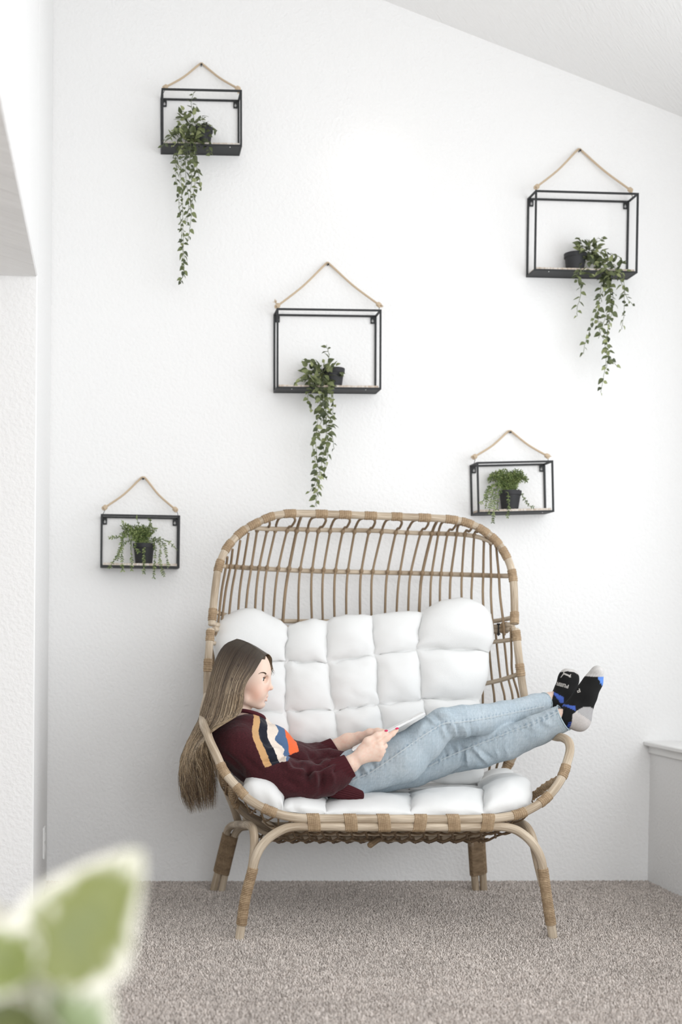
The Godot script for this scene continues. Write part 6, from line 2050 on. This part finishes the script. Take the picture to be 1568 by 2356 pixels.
func build_magazine() -> void:
	# two thin white leaves, tipped a little towards the viewer, running from the lap to the knee
	var a := Vector3(0.8048,0.6085,0.845)
	var b := Vector3(1.0443,0.7338,0.845)
	var t := thing("magazine", "thin white magazine held in both hands against the raised thigh", "magazine", (a + b) / 2)
	var ex := (b - a)
	var ez := Vector3(0.043, -0.0105, -0.21)
	var ey := ez.cross(ex).normalized()
	if ey.y < 0:
		ey = -ey
	for k in 2:
		var m := Mb.new()
		var c := a + ex * (0.5 + 0.006 * k) + ez * 0.5 + ey * (0.0016 - 0.0032 * k)
		m.box(c, ex * 0.5, ey * 0.00145, ez * 0.5, 0.0004)
		part("cover" if k == 1 else "page", m.mesh(), plain(Color8(244, 244, 244), 0.4), t)
	var ink := Mb.new()
	for d in [[0.44, 0.07, 0.018, 0.02], [0.60, 0.10, 0.02, 0.03], [0.68, 0.08, 0.004, 0.02], [0.74, 0.09, 0.012, 0.015], [0.82, 0.12, 0.026, 0.03]]:
		var c := a + ex * float(d[0]) + ez * float(d[1]) + ey * 0.0032
		ink.box(c, ex.normalized() * (float(d[2]) * 0.25), ey * 0.0001, ez.normalized() * (float(d[3]) * 0.5))
	part("print", ink.mesh(), plain(Color8(206, 208, 212), 0.5), t)

# ---------------------------------------------------------------- the out-of-focus plant close to the lens
func build_front_plant() -> void:
	var root := Vector3(-0.0405,0.6117,4.02)
	var t := thing("variegated_plant", "blurred large-leaved plant with cream-edged green leaves in the near lower left corner", "plant", Vector3(root.x, 0, root.z))
	var pot_top := Vector3(root.x, 0.60, root.z)
	var m := Mb.new()
	m.lathe(Vector3(root.x, 0, root.z), PackedVector2Array([Vector2(0.001, 0.002), Vector2(0.10, 0.002), Vector2(0.105, 0.008), Vector2(0.13, 0.595), Vector2(0.128, 0.60), Vector2(0.118, 0.60), Vector2(0.116, 0.57)]), 40)
	part("planter", m.mesh(), plain(Color8(226, 222, 214), 0.6), t)
	var s := Mb.new()
	s.lathe(pot_top, PackedVector2Array([Vector2(0.118, -0.03), Vector2(0.06, -0.022), Vector2(0.001, -0.02)]), 24)
	part("soil", s.mesh(), mats.soil, t)
	var mat := tinted(0.45)
	mat.backlight_enabled = true
	mat.backlight = Color(0.3, 0.3, 0.25)
	# [line of the midrib], half width, which way the blade faces, share of green, green
	for l in [[pv([-0.0383,0.7272,4.03,-0.0276,0.7575,4.02,-0.0045,0.7891,4.01,0.0273,0.8266,4]), 0.049, Vector3(0.15, 0.25, 1.0), 0.74, lin(122, 128, 70), 0.0],
			[pv([-0.0557,0.7429,4.06,-0.0741,0.7504,4.05,-0.0951,0.7603,4.05,-0.1227,0.7807,4.06]), 0.033, Vector3(-0.1, 0.5, 0.9), 0.74, lin(128, 138, 78), 3.0],
			[pv([-0.0483,0.6317,4,-0.0379,0.6627,4.01,-0.0244,0.6931,4.02,0.0005,0.7275,4.01]), 0.056, Vector3(0.2, 0.3, 1.0), 0.70, lin(140, 154, 114), 6.0],
			[pv([-0.0602,0.6496,4.03,-0.0656,0.6832,4.05,-0.073,0.7093,4.06,-0.0828,0.7305,4.06]), 0.036, Vector3(0.0, 0.3, 1.0), 0.95, lin(88, 94, 58), 9.0],
			[pv([-0.0514,0.6932,3.95,-0.061,0.7086,3.94,-0.0745,0.7317,3.93,-0.1011,0.7683,3.92]), 0.040, Vector3(-0.2, 0.3, 1.0), 0.12, lin(150, 158, 100), 12.0]]:
		part("leaf", broad_leaf(smooth(l[0], 6), l[1], l[2], l[3], l[4], l[5]), mat, t)
		var st := Mb.new()
		var foot: Vector3 = l[0][0]
		st.tube(smooth(PackedVector3Array([Vector3(root.x + (foot.x - root.x) * 0.3, 0.575, root.z), foot.lerp(pot_top, 0.45) + Vector3(0.004, 0, 0.01), foot]), 6), same(0.003, 13), 8)
		part("stem", st.mesh(), mats.stem, t)

func broad_leaf(rib: PackedVector3Array, half: float, facing: Vector3, green: float, col: Color, s: float) -> ArrayMesh:
	var m := Mb.new()
	m.colored = true
	var q := PackedVector3Array()
	var qc := PackedColorArray()
	var f := noise(2.2, 61, 2)
	var n := rib.size()
	for layer in 2:
		for k in n:
			var t := k / (n - 1.0)
			var d := (rib[mini(k + 1, n - 1)] - rib[maxi(k - 1, 0)]).normalized()
			var side := d.cross(facing).normalized()
			var up := side.cross(d)
			var w := half * pow(sin(PI * pow(t * 0.985 + 0.012, 0.62)), 0.75)
			for a in 15:
				var u := (a / 7.0 - 1.0) * (1.0 if layer == 0 else -1.0)
				q.append(rib[k] + side * (w * u) + up * (0.18 * w * u * u + 0.0008 * sin(t * 40.0 + absf(u) * 4.0) - 0.0006 * layer))
				var e := maxf(absf(u), absf(t - 0.42) * 1.55) + 0.30 * f.get_noise_2d(u * 1.5 + s, t * 2.5)
				var g := smoothstep(green + 0.08, green - 0.05, e)
				var c := lin(236, 233, 220).lerp(col, g)
				c = c.lerp(lin(112, 120, 72), 0.7 * g * smoothstep(0.5, 0.1, e + 0.25 * f.get_noise_2d(u * 3.0, t * 4.0 + s)))
				qc.append(c)
	m.grid(q.slice(0, n * 15), 15, n, false, false, Vector2(1, 1), qc.slice(0, n * 15))
	m.grid(q.slice(n * 15), 15, n, false, false, Vector2(1, 1), qc.slice(n * 15))
	return m.mesh()
